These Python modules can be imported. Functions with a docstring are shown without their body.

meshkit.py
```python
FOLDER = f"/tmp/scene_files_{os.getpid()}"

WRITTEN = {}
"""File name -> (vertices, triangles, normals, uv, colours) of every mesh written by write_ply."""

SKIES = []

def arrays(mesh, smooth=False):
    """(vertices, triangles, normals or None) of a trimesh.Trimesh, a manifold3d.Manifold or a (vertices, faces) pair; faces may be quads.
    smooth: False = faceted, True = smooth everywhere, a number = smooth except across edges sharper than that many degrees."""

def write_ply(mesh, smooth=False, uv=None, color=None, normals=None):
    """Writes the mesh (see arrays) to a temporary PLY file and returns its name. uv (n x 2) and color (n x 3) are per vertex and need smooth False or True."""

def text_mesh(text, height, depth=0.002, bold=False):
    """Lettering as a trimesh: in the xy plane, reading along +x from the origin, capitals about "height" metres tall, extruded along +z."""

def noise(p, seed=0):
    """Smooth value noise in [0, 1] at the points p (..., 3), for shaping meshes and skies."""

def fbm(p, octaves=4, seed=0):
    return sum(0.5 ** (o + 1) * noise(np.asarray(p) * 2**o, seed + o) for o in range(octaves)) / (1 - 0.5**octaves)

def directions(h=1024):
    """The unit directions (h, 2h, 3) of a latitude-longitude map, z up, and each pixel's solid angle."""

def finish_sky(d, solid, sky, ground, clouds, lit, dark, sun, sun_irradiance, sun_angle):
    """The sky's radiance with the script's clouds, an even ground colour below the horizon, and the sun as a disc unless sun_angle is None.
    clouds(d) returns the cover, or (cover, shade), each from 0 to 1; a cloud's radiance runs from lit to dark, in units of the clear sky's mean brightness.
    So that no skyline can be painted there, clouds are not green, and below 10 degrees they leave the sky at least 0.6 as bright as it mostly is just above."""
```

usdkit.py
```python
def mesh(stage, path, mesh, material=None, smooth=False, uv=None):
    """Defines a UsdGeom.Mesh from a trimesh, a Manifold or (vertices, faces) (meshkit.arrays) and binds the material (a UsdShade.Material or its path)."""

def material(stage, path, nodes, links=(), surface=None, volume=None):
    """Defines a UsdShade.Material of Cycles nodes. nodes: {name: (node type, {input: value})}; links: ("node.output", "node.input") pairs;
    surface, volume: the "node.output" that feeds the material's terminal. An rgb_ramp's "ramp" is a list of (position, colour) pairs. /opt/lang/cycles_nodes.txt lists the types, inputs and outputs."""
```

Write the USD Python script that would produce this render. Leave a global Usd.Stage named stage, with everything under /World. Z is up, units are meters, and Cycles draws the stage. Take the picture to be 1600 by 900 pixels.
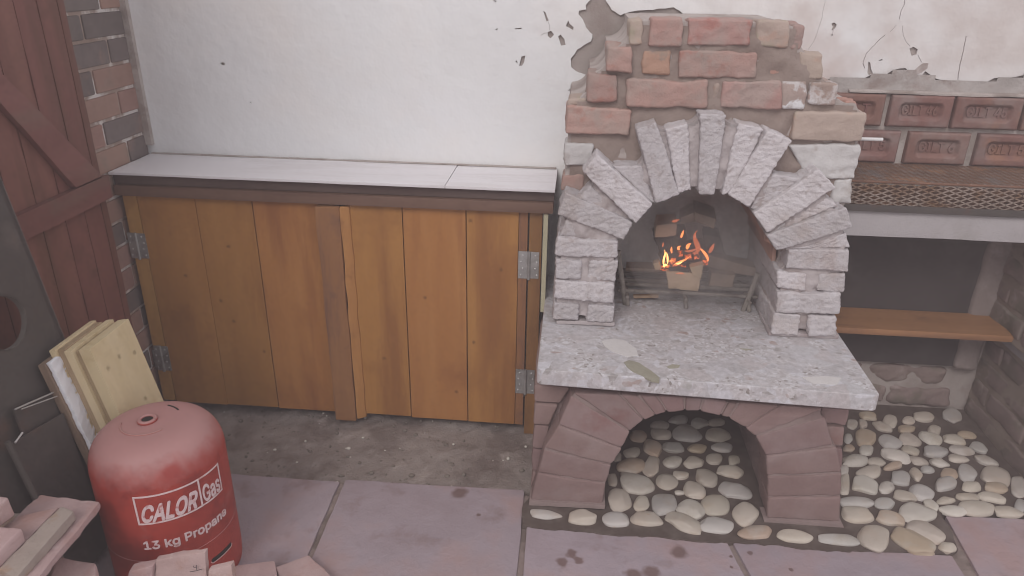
import math, random
import numpy as np, trimesh, shapely
from shapely.geometry import Polygon, LineString, Point, box as sbox
from shapely.ops import unary_union
from scipy.spatial import cKDTree
import usdkit, meshkit
from pxr import Usd, UsdGeom, UsdLux, UsdShade, Gf, Sdf

stage = Usd.Stage.CreateInMemory()
UsdGeom.SetStageUpAxis(stage, UsdGeom.Tokens.z)
UsdGeom.SetStageMetersPerUnit(stage, 1.0)
UsdGeom.Xform.Define(stage, '/World')
UsdGeom.Scope.Define(stage, '/World/Looks')
rng = np.random.default_rng(7)

# ------------------------------------------------------------------ camera
H = 1.515                                    # eye height above the paving
YAW, PITCH, ROLL = np.radians([-4.59, 23.8, -1.01])
FPX = 1155.0                                 # focal length for a picture 1600 wide
cy_, sy_, cp_, sp_ = math.cos(YAW), math.sin(YAW), math.cos(PITCH), math.sin(PITCH)
_f = np.array([sy_ * cp_, cy_ * cp_, -sp_]); _r = np.array([cy_, -sy_, 0.0]); _d = np.cross(_f, _r)
RIGHT = math.cos(ROLL) * _r + math.sin(ROLL) * _d
DOWN = -math.sin(ROLL) * _r + math.cos(ROLL) * _d
FWD = _f
EYE = np.array([0, 0, H])
cam = UsdGeom.Camera.Define(stage, '/World/camera')
m = Gf.Matrix4d(1.0)
for i, v in enumerate((RIGHT, -DOWN, -FWD)):
    m.SetRow(i, Gf.Vec4d(*map(float, v), 0))
m.SetRow(3, Gf.Vec4d(0, 0, H, 1))
cam.AddTransformOp().Set(m)
cam.CreateHorizontalApertureAttr(36.0); cam.CreateVerticalApertureAttr(20.25)
cam.CreateFocalLengthAttr(36.0 * FPX / 1600); cam.CreateClippingRangeAttr(Gf.Vec2f(0.02, 100))
cam.CreateExposureAttr(0.0)

# ------------------------------------------------------------------ sky and sun (bright overcast)
SUN_EL, SUN_AZ = math.radians(42), math.radians(-163)      # azimuth measured as atan2(x, y)
sd = np.array([math.sin(SUN_AZ) * math.cos(SUN_EL), math.cos(SUN_AZ) * math.cos(SUN_EL), math.sin(SUN_EL)])
skym = usdkit.material(stage, '/World/Looks/sky_look', {
    'sky': ('sky_texture', {'sky_type': 'single_scattering', 'sun_disc': False, 'sun_elevation': SUN_EL, 'sun_rotation': SUN_AZ}),
    'tc': ('texture_coordinate', {}),
    'n': ('noise_texture', {'scale': 1.6, 'detail': 5.0}),
    'r': ('rgb_ramp', {'ramp': [(0.0, (0.72, 0.72, 0.72)), (1.0, (1, 1, 1))]}),
    'mx': ('mix_color', {'b': (10.2, 10.0, 10.2), 'use_clamp': False}),
    'bg': ('background_shader', {'strength': 0.1})},
    [('tc.generated', 'n.vector'), ('n.fac', 'r.fac'), ('r.color', 'mx.fac'), ('sky.color', 'mx.a'), ('mx.result', 'bg.color')], surface='bg.background')
dome = UsdLux.DomeLight.Define(stage, '/World/sky')
UsdShade.MaterialBindingAPI.Apply(dome.GetPrim()).Bind(skym)
dome.GetPrim().SetCustomDataByKey('kind', 'structure')
sun = UsdLux.DistantLight.Define(stage, '/World/sun')
sun.CreateIntensityAttr(0.4); sun.CreateAngleAttr(25.0); sun.CreateNormalizeAttr(True); sun.CreateColorAttr(Gf.Vec3f(1, 0.965, 0.94))
zax = sd; xax = np.cross([0, 0, 1.0], zax); xax /= np.linalg.norm(xax); yax = np.cross(zax, xax)
ms = Gf.Matrix4d(1.0)
for i, v in enumerate((xax, yax, zax)):
    ms.SetRow(i, Gf.Vec4d(*map(float, v), 0))
sun.AddTransformOp().Set(ms)

# ------------------------------------------------------------------ helpers: points
def ray(px, py):
    return RIGHT * (px - 800) / FPX + DOWN * (py - 450) / FPX + FWD
def at_y(px, py, Y): d = ray(px, py); return EYE + d * (Y / d[1])
def at_x(px, py, X): d = ray(px, py); return EYE + d * (X / d[0])
def at_z(px, py, Z): d = ray(px, py); return EYE + d * ((Z - H) / d[2])
def crop(ox, oy, s):
    return lambda pts: [(ox + x / s, oy + y / s) for x, y in pts]

# ------------------------------------------------------------------ helpers: stage
USED = {}
def numbered(parent, name):
    k = (parent, name); n = USED.get(k, 0); USED[k] = n + 1
    return f'{parent}/{name}' if n == 0 else f'{parent}/{name}_{n:03d}'
LOC = {}
def tag(prim, label=None, category=None, group=None, kind=None):
    for k, v in (('label', label), ('category', category), ('group', group), ('kind', kind)):
        if v: prim.SetCustomDataByKey(k, v)
def thing(name, label=None, category=None, loc=(0, 0, 0), group=None, kind=None):
    p = numbered('/World', name); x = UsdGeom.Xform.Define(stage, p)
    x.AddTranslateOp().Set(Gf.Vec3d(*map(float, loc)))
    LOC[p] = np.asarray(loc, float); tag(x.GetPrim(), label, category, group, kind)
    return p
def add(name, mesh, mat, parent='/World', smooth=35, label=None, category=None, group=None, kind=None):
    """one Mesh prim; the mesh is in world coordinates and is stored relative to its parent"""
    p = numbered(parent, name)
    base = LOC.get(parent, np.zeros(3)); LOC[p] = base
    if isinstance(mesh, list): mesh = trimesh.util.concatenate(mesh)
    if not isinstance(mesh, trimesh.Trimesh): mesh = trimesh.Trimesh(*mesh, process=False)
    mesh = mesh.copy(); mesh.apply_translation(-base)
    g = usdkit.mesh(stage, p, mesh, mat, smooth=smooth)
    tag(g.GetPrim(), label, category, group, kind)
    return p

# ------------------------------------------------------------------ helpers: meshes
_grid = {}
def grid_box(nx, ny, nz):
    k = (nx, ny, nz)
    if k not in _grid:
        V, F = [], []
        def face(o, a, b, na, nb):
            base = len(V)
            for j in range(nb + 1):
                for i in range(na + 1):
                    V.append(np.array(o) + np.array(a) * i / na + np.array(b) * j / nb)
            for j in range(nb):
                for i in range(na):
                    q = base + j * (na + 1) + i
                    F.append((q, q + 1, q + na + 2)); F.append((q, q + na + 2, q + na + 1))
        face((-.5, -.5, -.5), (1, 0, 0), (0, 0, 1), nx, nz)      # front (-y)
        face((.5, .5, -.5), (-1, 0, 0), (0, 0, 1), nx, nz)
        face((.5, -.5, -.5), (0, 1, 0), (0, 0, 1), ny, nz)
        face((-.5, .5, -.5), (0, -1, 0), (0, 0, 1), ny, nz)
        face((-.5, -.5, .5), (1, 0, 0), (0, 1, 0), nx, ny)
        face((-.5, .5, -.5), (1, 0, 0), (0, -1, 0), nx, ny)
        V = np.array(V); key = np.round(V * 1e5).astype(int)
        _, idx, inv = np.unique(key, axis=0, return_index=True, return_inverse=True)
        _grid[k] = (V[idx], inv.ravel()[np.array(F)])
    v, f = _grid[k]
    return v.copy(), f.copy()
def stone(quad, depth, dirn=(0, 1, 0), r=.006, rough=.002, freq=45, res=.014, seed=0, big=0.0, maxn=30):
    """rough block: quad = TL, TR, BR, BL of its front face; it goes back along dirn by depth"""
    q = np.asarray(quad, float); dirn = np.asarray(dirn, float)
    L = lambda a, b: np.linalg.norm(q[a] - q[b])
    sx, sz, sy = (L(0, 1) + L(2, 3)) / 2, (L(0, 3) + L(1, 2)) / 2, depth
    n = [int(np.clip(math.ceil(s / res), 2, maxn)) for s in (sx, sy, sz)]
    v, f = grid_box(*n)
    # pull the grid lines nearest to the edges into the rounding
    half = np.array([sx, sy, sz]) / 2
    r = min(r, half.min() * .9)
    p = v * 2 * half
    for k in range(3):
        step = 2 * half[k] / n[k]
        ring = np.isclose(np.abs(p[:, k]), half[k] - step) & (n[k] > 3)
        p[ring, k] = np.sign(p[ring, k]) * (half[k] - min(step, r))
    inner = np.clip(p, -(half - r), half - r)
    d = p - inner; dl = np.linalg.norm(d, axis=1, keepdims=True); d = d / np.maximum(dl, 1e-9)
    p = inner + d * r
    off = np.array([seed * 1.37 % 97, seed * 2.11 % 89, seed * .73 % 83])
    nz = meshkit.fbm(p * freq + off, 3, seed) - .5
    p = p + d * (nz * 2 * rough)[:, None]
    if big:
        nb = np.stack([meshkit.noise(p * 14 + off + 31 * k, seed + k) - .5 for k in range(3)], 1)
        p = p + nb * 2 * big
    u, w, t = p[:, 0] / sx + .5, p[:, 2] / sz + .5, p[:, 1] / sy + .5
    P = ((1 - u) * w)[:, None] * q[0] + (u * w)[:, None] * q[1] + (u * (1 - w))[:, None] * q[2] + ((1 - u) * (1 - w))[:, None] * q[3]
    P = P + (t * sy)[:, None] * dirn
    me = trimesh.Trimesh(P, f, process=False)
    if me.volume < 0: me.invert()
    return me
def bx(x0, x1, y0, y1, z0, z1, r=.003, rough=0.0, res=.2, seed=0, freq=30, big=0.0, maxn=40):
    return stone([(x0, y0, z1), (x1, y0, z1), (x1, y0, z0), (x0, y0, z0)], y1 - y0, (0, 1, 0), r=r, rough=rough, res=res, seed=seed, freq=freq, big=big, maxn=maxn)
def extrude(poly, y0, y1):
    """(x, z) polygon pushed along y"""
    out = []
    for g in getattr(poly, 'geoms', [poly]):
        if g.area < 1e-7: continue
        me = trimesh.creation.extrude_polygon(g, y1 - y0, engine='earcut')
        v = me.vertices; me.vertices = np.stack([v[:, 0], y1 - v[:, 2], v[:, 1]], 1)
        if me.volume < 0: me.invert()
        out.append(me)
    return trimesh.util.concatenate(out)
def plate(poly, z0, z1):
    out = []
    for g in getattr(poly, 'geoms', [poly]):
        me = trimesh.creation.extrude_polygon(g, z1 - z0, engine='earcut'); me.apply_translation((0, 0, z0)); out.append(me)
    return trimesh.util.concatenate(out)
def tube(pts, r, n=8, taper=None):
    pts = np.asarray(pts, float); N = len(pts); V = []
    up = np.array([0.3, 0.2, 1.0])
    for i in range(N):
        t = pts[min(i + 1, N - 1)] - pts[max(i - 1, 0)]; t /= np.linalg.norm(t)
        a = np.cross(t, up)
        if np.linalg.norm(a) < 1e-3: a = np.cross(t, [1, 0, 0])
        a /= np.linalg.norm(a); b = np.cross(t, a)
        rr = r if taper is None else r * taper[i]
        for k in range(n):
            th = 2 * math.pi * k / n; V.append(pts[i] + rr * (math.cos(th) * a + math.sin(th) * b))
    F = []
    for i in range(N - 1):
        for k in range(n):
            a, b = i * n + k, i * n + (k + 1) % n
            F += [(a, b, b + n), (a, b + n, a + n)]
    c0, c1 = len(V), len(V) + 1; V += [pts[0], pts[-1]]
    for k in range(n):
        F += [(c0, (k + 1) % n, k), (c1, (N - 1) * n + k, (N - 1) * n + (k + 1) % n)]
    me = trimesh.Trimesh(np.array(V), np.array(F), process=False)
    if me.volume < 0: me.invert()
    return me
def ragged(pts, amp=.004, step=.012, seed=0, closed=True):
    """a polyline with an uneven edge"""
    pts = [np.asarray(p, float) for p in pts]; out = []
    n = len(pts)
    for i in range(n if closed else n - 1):
        a, b = pts[i], pts[(i + 1) % n]; k = max(1, int(np.linalg.norm(b - a) / step))
        for j in range(k): out.append(a + (b - a) * j / k)
    if not closed: out.append(pts[-1])
    o = np.array(out); q = np.c_[o, np.zeros(len(o))]
    dx = meshkit.fbm(q * 40 + seed, 3, seed) - .5; dz = meshkit.fbm(q * 40 + 50 + seed, 3, seed + 9) - .5
    return o + np.c_[dx, dz] * 2 * amp

# ------------------------------------------------------------------ materials
def look(name, base, scale=8, detail=6, stretch=(1, 1, 1), smear=None, smear_scale=5, smear_at=(.5, .6), smear2=None, smear2_scale=3, smear2_at=(.55, .65),
         rough=.85, bump=.35, bump_scale=90, bump_dist=.004, bump2=0, bump2_scale=8, rand=.12, spec=.3, metallic=0, dust=None, huerand=.01, distortion=.0, spot=None):
    nodes = {'g': ('geometry', {}), 'mp': ('mapping', {'scale': stretch}),
             'n1': ('noise_texture', {'scale': scale, 'detail': float(detail), 'roughness': .6, 'distortion': distortion}), 'r1': ('rgb_ramp', {'ramp': [(.25 + .5 * i / max(1, len(base) - 1), c) for i, c in enumerate(base)]}),
             'oi': ('object_info', {}), 'mr': ('map_range', {'to_min': 1 - rand, 'to_max': 1 + rand}), 'hr': ('map_range', {'to_min': .5 - huerand, 'to_max': .5 + huerand}), 'h': ('hsv', {}),
             'ml': ('math', {'math_type': 'multiply', 'value2': 37.7}), 'fr': ('math', {'math_type': 'fraction'}),
             'n3': ('noise_texture', {'scale': bump_scale, 'detail': 5.0, 'roughness': .65}), 'b': ('bump', {'strength': bump, 'distance': bump_dist}),
             'p': ('principled_bsdf', {'roughness': rough, 'specular_ior_level': spec, 'metallic': metallic})}
    links = [('g.position', 'mp.vector'), ('mp.vector', 'n1.vector'), ('n1.fac', 'r1.fac'), ('oi.random', 'mr.value'), ('oi.random', 'ml.value1'), ('ml.value', 'fr.value1'), ('fr.value', 'hr.value'),
             ('mp.vector', 'n3.vector'), ('n3.fac', 'b.height')]
    cur = 'r1.color'
    for i, (sm, sc, at) in enumerate(((smear, smear_scale, smear_at), (smear2, smear2_scale, smear2_at))):
        if sm is None: continue
        a, c, d = f'sn{i}', f'sr{i}', f'sm{i}'
        nodes[a] = ('noise_texture', {'scale': sc, 'detail': 7.0, 'roughness': .62}); nodes[c] = ('map_range', {'from_min': at[0], 'from_max': at[1], 'clamp': True}); nodes[d] = ('mix_color', {'b': sm})
        links += [('mp.vector' if i == 0 else 'g.position', a + '.vector'), (a + '.fac', c + '.value'), (c + '.result', d + '.fac'), (cur, d + '.a')]
        cur = d + '.result'
    if dust:                                              # dust that has settled on faces that look up: (colour, from, to)
        nodes |= {'sx': ('separate_xyz', {}), 'dn': ('noise_texture', {'scale': 22.0, 'detail': 6.0, 'roughness': .7}), 'da': ('math', {'math_type': 'multiply_add', 'value2': .8, 'value3': -.4}), 'ds': ('math', {'math_type': 'add'}),
                  'dr': ('map_range', {'from_min': dust[1], 'from_max': dust[2], 'to_max': dust[3], 'clamp': True}), 'dm': ('mix_color', {'b': dust[0]})}
        links += [('g.normal', 'sx.vector'), ('g.position', 'dn.vector'), ('dn.fac', 'da.value1'), ('sx.z', 'ds.value1'), ('da.value', 'ds.value2'), ('ds.value', 'dr.value'), ('dr.result', 'dm.fac'), (cur, 'dm.a')]
        cur = 'dm.result'
    if spot:                                              # a stain or light-balancing tone with its own place: (centre, radius_in, radius_out, colour, strength)
        for i, (cen, r0, r1, col, st) in enumerate(spot):
            nodes |= {f'vd{i}': ('vector_math', {'math_type': 'distance', 'vector2': cen}), f'vn{i}': ('noise_texture', {'scale': 9.0 if r1 > .1 else 1.0 / r1, 'detail': 5.0}), f'va{i}': ('math', {'math_type': 'multiply_add', 'value2': r1 * 1.3, 'value3': -r1 * .65}), f'vs{i}': ('math', {'math_type': 'add'}),
                      f'vr{i}': ('map_range', {'from_min': r0, 'from_max': r1, 'to_min': st, 'to_max': 0.0, 'clamp': True}), f'vm{i}': ('mix_color', {'b': col})}
            links += [('g.position', f'vd{i}.vector1'), ('g.position', f'vn{i}.vector'), (f'vn{i}.fac', f'va{i}.value1'), (f'vd{i}.value', f'vs{i}.value1'), (f'va{i}.value', f'vs{i}.value2'), (f'vs{i}.value', f'vr{i}.value'), (f'vr{i}.result', f'vm{i}.fac'), (cur, f'vm{i}.a')]
            cur = f'vm{i}.result'
    links += [(cur, 'h.color'), ('mr.result', 'h.value'), ('hr.result', 'h.hue'), ('h.color', 'p.base_color')]
    if bump2:
        nodes |= {'n4': ('noise_texture', {'scale': bump2_scale, 'detail': 4.0, 'roughness': .55}), 'b2': ('bump', {'strength': min(bump2, 1), 'distance': .02 if bump2 < .5 else .05})}
        links += [('g.position', 'n4.vector'), ('n4.fac', 'b2.height'), ('b2.normal', 'b.normal')]
    links.append(('b.normal', 'p.normal'))
    return usdkit.material(stage, '/World/Looks/' + name, nodes, links, surface='p.BSDF')

WHITE_RENDER = look('painted_render', [(.69, .69, .695), (.735, .74, .75), (.745, .75, .765)], scale=3, smear=(.76, .725, .70), smear_scale=1.6, smear_at=(.46, .78), smear2=(.74, .65, .63), smear2_scale=5, smear2_at=(.66, .80),
                    bump=.16, bump_scale=30, bump_dist=.006, bump2=.40, bump2_scale=7, rand=0, rough=.8,
                    spot=[((.70, 2.5, 1.0), .08, .42, (.48, .30, .26), .7), ((.72, 2.5, .70), .04, .20, (.50, .38, .34), .5), ((1.5, 2.5, 1.6), .2, 1.5, (.53, .475, .455), .92)])  # last spot: cream render, painted darker to offset stronger light on the right
GREY_MORTAR = look('old_mortar', [(.31, .27, .25), (.38, .335, .315)], scale=9, smear=(.28, .235, .215), smear_scale=5, bump=.5, bump_scale=120, rand=.03)
BROWN_MORTAR = look('brown_mortar', [(0.238, 0.189, 0.163), (0.304, 0.251, 0.22)], scale=12, smear=(0.229, 0.18, 0.154), smear_scale=6, bump=.6, bump_scale=110, rand=.03)
PALE_MORTAR = look('pale_mortar', [(.36, .31, .29), (.47, .42, .40)], scale=12, smear=(.30, .25, .23), smear_scale=7, bump=.6, bump_scale=110, rand=.03)
STONE_MORTAR = look('stone_mortar', [(0.37, 0.323, 0.321), (0.454, 0.412, 0.418)], scale=14, smear=(0.311, 0.26, 0.255), smear_scale=8, bump=.7, bump_scale=110, rand=0)
LIME_MORTAR = look('lime_mortar', [(.30, .22, .18), (.42, .34, .30)], scale=10, smear=(.66, .62, .60), smear_scale=7, smear_at=(.50, .57), bump=.6, bump_scale=110, rand=.03)
RUBY_BRICK = look('red_brick', [(0.32, 0.189, 0.165), (0.372, 0.236, 0.208), (0.388, 0.266, 0.239)], scale=10, smear=(0.337, 0.258, 0.231), smear_scale=9, smear_at=(.44, .60), smear2=(0.345, 0.174, 0.147), smear2_scale=13, smear2_at=(.57, .68), bump=.7, bump_scale=120, rand=.10, huerand=.006)
TAN_BRICK = look('tan_brick', [(0.336, 0.267, 0.226), (0.394, 0.316, 0.275)], scale=10, smear=(0.295, 0.279, 0.197), smear_scale=6, smear_at=(.53, .64), smear2=(0.426, 0.271, 0.205), smear2_scale=8, bump=.55, bump_scale=130, rand=.12)
LIMED_BRICK = look('limed_brick', [(0.387, 0.317, 0.282), (0.405, 0.308, 0.273)], scale=10, smear=(0.704, 0.695, 0.713), smear_scale=14, smear_at=(.49, .53), smear2=(0.317, 0.246, 0.211), smear2_scale=7, bump=.6, bump_scale=130, rand=.1)
PALE_BRICK = look('whitened_brick', [(0.437, 0.42, 0.414), (0.521, 0.504, 0.502)], scale=14, smear=(0.336, 0.294, 0.273), smear_scale=9, smear_at=(.54, .64), bump=.6, bump_scale=120, rand=.06)
HOT_BRICK = look('orange_brick', [(0.399, 0.225, 0.174), (0.425, 0.264, 0.212)], scale=12, smear=(0.306, 0.23, 0.196), smear_scale=14, smear_at=(.52, .6), bump=.7, bump_scale=110, rand=.1)
WHITE_STONE = look('split_white_stone', [(0.442, 0.407, 0.407), (0.521, 0.486, 0.498), (0.561, 0.533, 0.552)], scale=26, smear=(0.371, 0.324, 0.32), smear_scale=42, smear_at=(.57, .70), smear2=(0.442, 0.383, 0.369), smear2_scale=7, smear2_at=(.55, .7), bump=.85, bump_scale=120, bump_dist=.007, rand=.11, huerand=.008)
PINK_BRICK = look('sandstone_brick', [(0.207, 0.135, 0.128), (0.246, 0.17, 0.16)], scale=9, smear=(0.264, 0.196, 0.189), smear_scale=7, smear_at=(.5, .7), smear2=(0.207, 0.117, 0.11), smear2_scale=5, smear2_at=(.6, .7), bump=.35, bump_scale=150, rand=.10, huerand=.008)
FROG_BRICK = look('frog_brick', [(0.167, 0.084, 0.071), (0.21, 0.118, 0.102)], scale=9, smear=(0.232, 0.17, 0.156), smear_scale=7, smear_at=(.46, .64), smear2=(0.275, 0.146, 0.099), smear2_scale=5, smear2_at=(.6, .72), bump=.5, bump_scale=110, rand=.08)
DARK_BRICK = look('dark_face_brick', [(.145, .12, .115), (.19, .158, .148)], scale=14, smear=(.25, .17, .14), smear_scale=9, smear_at=(.58, .72), bump=.3, bump_scale=150, rand=.12)
ORANGE_FACE = look('orange_face_brick', [(.27, .165, .135), (.33, .21, .175)], scale=9, smear=(.25, .18, .15), smear_scale=9, smear_at=(.58, .72), bump=.3, bump_scale=150, rand=.1)
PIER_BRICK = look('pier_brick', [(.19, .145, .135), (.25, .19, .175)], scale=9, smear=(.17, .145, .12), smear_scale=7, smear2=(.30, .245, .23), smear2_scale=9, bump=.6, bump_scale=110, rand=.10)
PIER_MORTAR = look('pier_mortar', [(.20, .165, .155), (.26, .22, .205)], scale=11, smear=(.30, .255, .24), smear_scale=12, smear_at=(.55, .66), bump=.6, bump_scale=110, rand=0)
CONCRETE = look('pale_concrete', [(0.326, 0.302, 0.308), (0.385, 0.36, 0.369)], scale=6, smear=(0.318, 0.295, 0.293), smear_scale=9, smear_at=(.54, .66), bump=.35, bump_scale=140, rand=.03)
SLATE = look('slate_panel', [(.05, .042, .042), (.068, .058, .058)], scale=5, smear=(.085, .075, .073), smear_scale=3, bump=.15, bump_scale=80, rand=.02, rough=.7)
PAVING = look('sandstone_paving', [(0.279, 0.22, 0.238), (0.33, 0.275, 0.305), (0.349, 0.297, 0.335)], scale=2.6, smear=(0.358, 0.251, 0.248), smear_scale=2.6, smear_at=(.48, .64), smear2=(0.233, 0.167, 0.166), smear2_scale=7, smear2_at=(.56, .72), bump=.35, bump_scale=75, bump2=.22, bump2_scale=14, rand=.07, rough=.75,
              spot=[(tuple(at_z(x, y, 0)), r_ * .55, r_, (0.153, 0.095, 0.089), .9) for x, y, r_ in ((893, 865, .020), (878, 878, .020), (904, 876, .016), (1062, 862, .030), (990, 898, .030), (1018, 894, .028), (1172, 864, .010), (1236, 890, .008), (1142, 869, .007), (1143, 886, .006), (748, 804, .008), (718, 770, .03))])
SLAB_ROUGH = look('broken_sandstone', [(0.399, 0.277, 0.265), (0.495, 0.365, 0.353)], scale=10, smear=(0.411, 0.259, 0.227), smear_scale=8, smear_at=(.52, .66), smear2=(0.567, 0.459, 0.442), smear2_scale=12, smear2_at=(.58, .7), bump=.5, bump_scale=120, rand=.10)
SLAB_GREY = look('grey_sandstone', [(.30, .24, .215), (.38, .31, .28)], scale=12, smear=(.33, .22, .17), smear_scale=14, smear_at=(.52, .64), bump=.6, bump_scale=120, rand=.06)
JOINT = look('paving_joint', [(.22, .165, .15), (.29, .235, .215)], scale=20, smear=(.16, .125, .11), smear_scale=8, bump=.6, bump_scale=140, rand=0)
WET = look('damp_stain', [(.185, .125, .115), (.21, .148, .135)], scale=30, bump=.2, bump_scale=90, rand=0, rough=.6)
PEBBLE_BED = look('pebble_bed_mortar', [(0.081, 0.057, 0.05), (0.109, 0.083, 0.074)], scale=16, smear=(0.133, 0.103, 0.093), smear_scale=7, bump=.6, bump_scale=130, rand=0)
GRAVEL = look('gritty_ground', [(.235, .198, .18), (.31, .268, .248)], scale=16, smear=(.185, .15, .135), smear_scale=6, smear_at=(.5, .62), smear2=(.40, .345, .32), smear2_scale=7, smear2_at=(.58, .7), bump=.9, bump_scale=110, bump_dist=.006, rand=.0)
SOIL = look('soil', [(.16, .13, .11), (.22, .19, .17)], scale=6, bump=.8, bump_scale=60, rand=0)
CHIP = look('pale_chip', [(.5, .47, .42), (.62, .58, .53)], scale=30, rand=.15, bump=.2)
PEBBLES = [look(f'pebble_{n}', b, scale=16, smear=s, smear_scale=14, smear_at=(.5, .66), smear2=(.40, .31, .23), smear2_scale=38, smear2_at=(.66, .74), bump=.18, bump_scale=120, rand=.10, rough=.6, spec=.4)
           for n, b, s in (('cream', [(.41, .355, .30), (.48, .425, .37)], (.43, .355, .29)), ('white', [(.45, .405, .36), (.53, .485, .44)], (.42, .365, .31)), ('grey', [(.37, .345, .325), (.44, .41, .385)], (.39, .345, .305)), ('ochre', [(.38, .29, .215), (.43, .34, .265)], (.42, .365, .31)))]
TILE = look('worktop_tile', [(.68, .655, .675), (.74, .715, .74)], scale=2, stretch=(.6, 4, 1), smear=(.66, .63, .645), smear_scale=4, bump=.04, bump_scale=60, rand=.02, rough=.5)
def wood(name, cols, knot, axis=2, rough=.55, rand=.1, grain=26, spec=.35, bump=.2, smear_at=(.52, .64), hue=.008, blot=9, knots=()):
    st = [1, 1, 1]; st[axis] = .10
    return look(name, cols, scale=grain, stretch=tuple(st), smear=knot, smear_scale=grain * .35, smear_at=smear_at, huerand=hue, smear2=knot, smear2_scale=blot, smear2_at=(.56, .74), bump=bump, bump_scale=grain * 5, bump_dist=.002, rand=rand, rough=rough, spec=spec, distortion=.6, spot=[(k, .003, .009, tuple(.5 * c for c in knot), .7) for k in knots])
DOOR_WOOD = wood('stained_pine', [(.335, .145, .042), (.375, .172, .050), (.41, .198, .062)], (.265, .108, .034), rand=.04, grain=17, hue=.004, blot=3.2, knots=[tuple(at_y(x, y, 2.258)) for x, y in ((357, 385), (413, 549), (664, 465), (783, 421), (740, 535), (713, 612), (365, 502), (735, 345), (345, 470), (600, 560), (290, 430))])
DOOR_DARK = wood('dark_stained_strip', [(.245, .112, .050), (.295, .142, .060)], (.16, .08, .055), rand=.03)
DOOR_EDGE = wood('golden_edge', [(.40, .19, .055), (.48, .25, .085)], (.24, .10, .035), rand=.03)
RAIL_WOOD = wood('brown_rail', [(.135, .075, .055), (.18, .105, .08)], (.115, .06, .045), axis=0, rand=.05)
DARK_RAIL = wood('dark_rail', [(.085, .058, .052), (.12, .085, .075)], (.08, .05, .045), axis=0, rand=.05)
GATE_WOOD = wood('red_gate_paint', [(0.124, 0.046, 0.037), (0.166, 0.066, 0.053), (0.184, 0.076, 0.062)], (0.115, 0.05, 0.035), rand=.10, rough=.6, grain=14, bump=.3)
GATE_RAIL = wood('red_gate_rail_paint', [(0.138, 0.056, 0.044), (0.184, 0.082, 0.068)], (0.147, 0.09, 0.068), axis=1, rand=.06, rough=.6, grain=16, bump=.35)
_n = np.array([1.0, 0, .205]); _t = at_y(138, 541, 1.535)
PINE_KNOTS = [tuple(EYE + ray(x, y) * (np.dot(_t - EYE, _n) / np.dot(ray(x, y), _n))) for x, y in ((187, 557), (170, 575), (211, 551), (228, 622))]
PINE = wood('raw_pine', [(.60, .475, .285), (.68, .56, .37)], (.53, .40, .22), rand=.05, rough=.6, smear_at=(.56, .72), hue=.004, knots=PINE_KNOTS)
PINE_DARK = wood('weathered_pine', [(.33, .24, .145), (.42, .315, .20)], (.27, .185, .105), rand=.05, rough=.6, smear_at=(.54, .7), hue=.004)
PLY = wood('brown_ply', [(.22, .15, .11), (.28, .20, .15)], (.19, .13, .10), rand=.05)
SHELF_WOOD = wood('shelf_pine', [(.26, .125, .06), (.33, .17, .085)], (.20, .10, .055), axis=0, rand=.03)
TRIM = look('pale_trim', [(.42, .39, .27), (.47, .44, .31)], scale=5, bump=.05, rand=0, rough=.5)
FOAM = look('white_foam', [(.74, .74, .78), (.80, .80, .84)], scale=30, bump=.5, bump_scale=160, rand=0)
ZINC = look('zinc_plate', [(.36, .355, .35), (.44, .435, .43)], scale=25, rough=.45, metallic=.65, bump=.05, rand=.05, spec=.5, smear=(.32, .31, .30), smear_scale=18)
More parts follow.
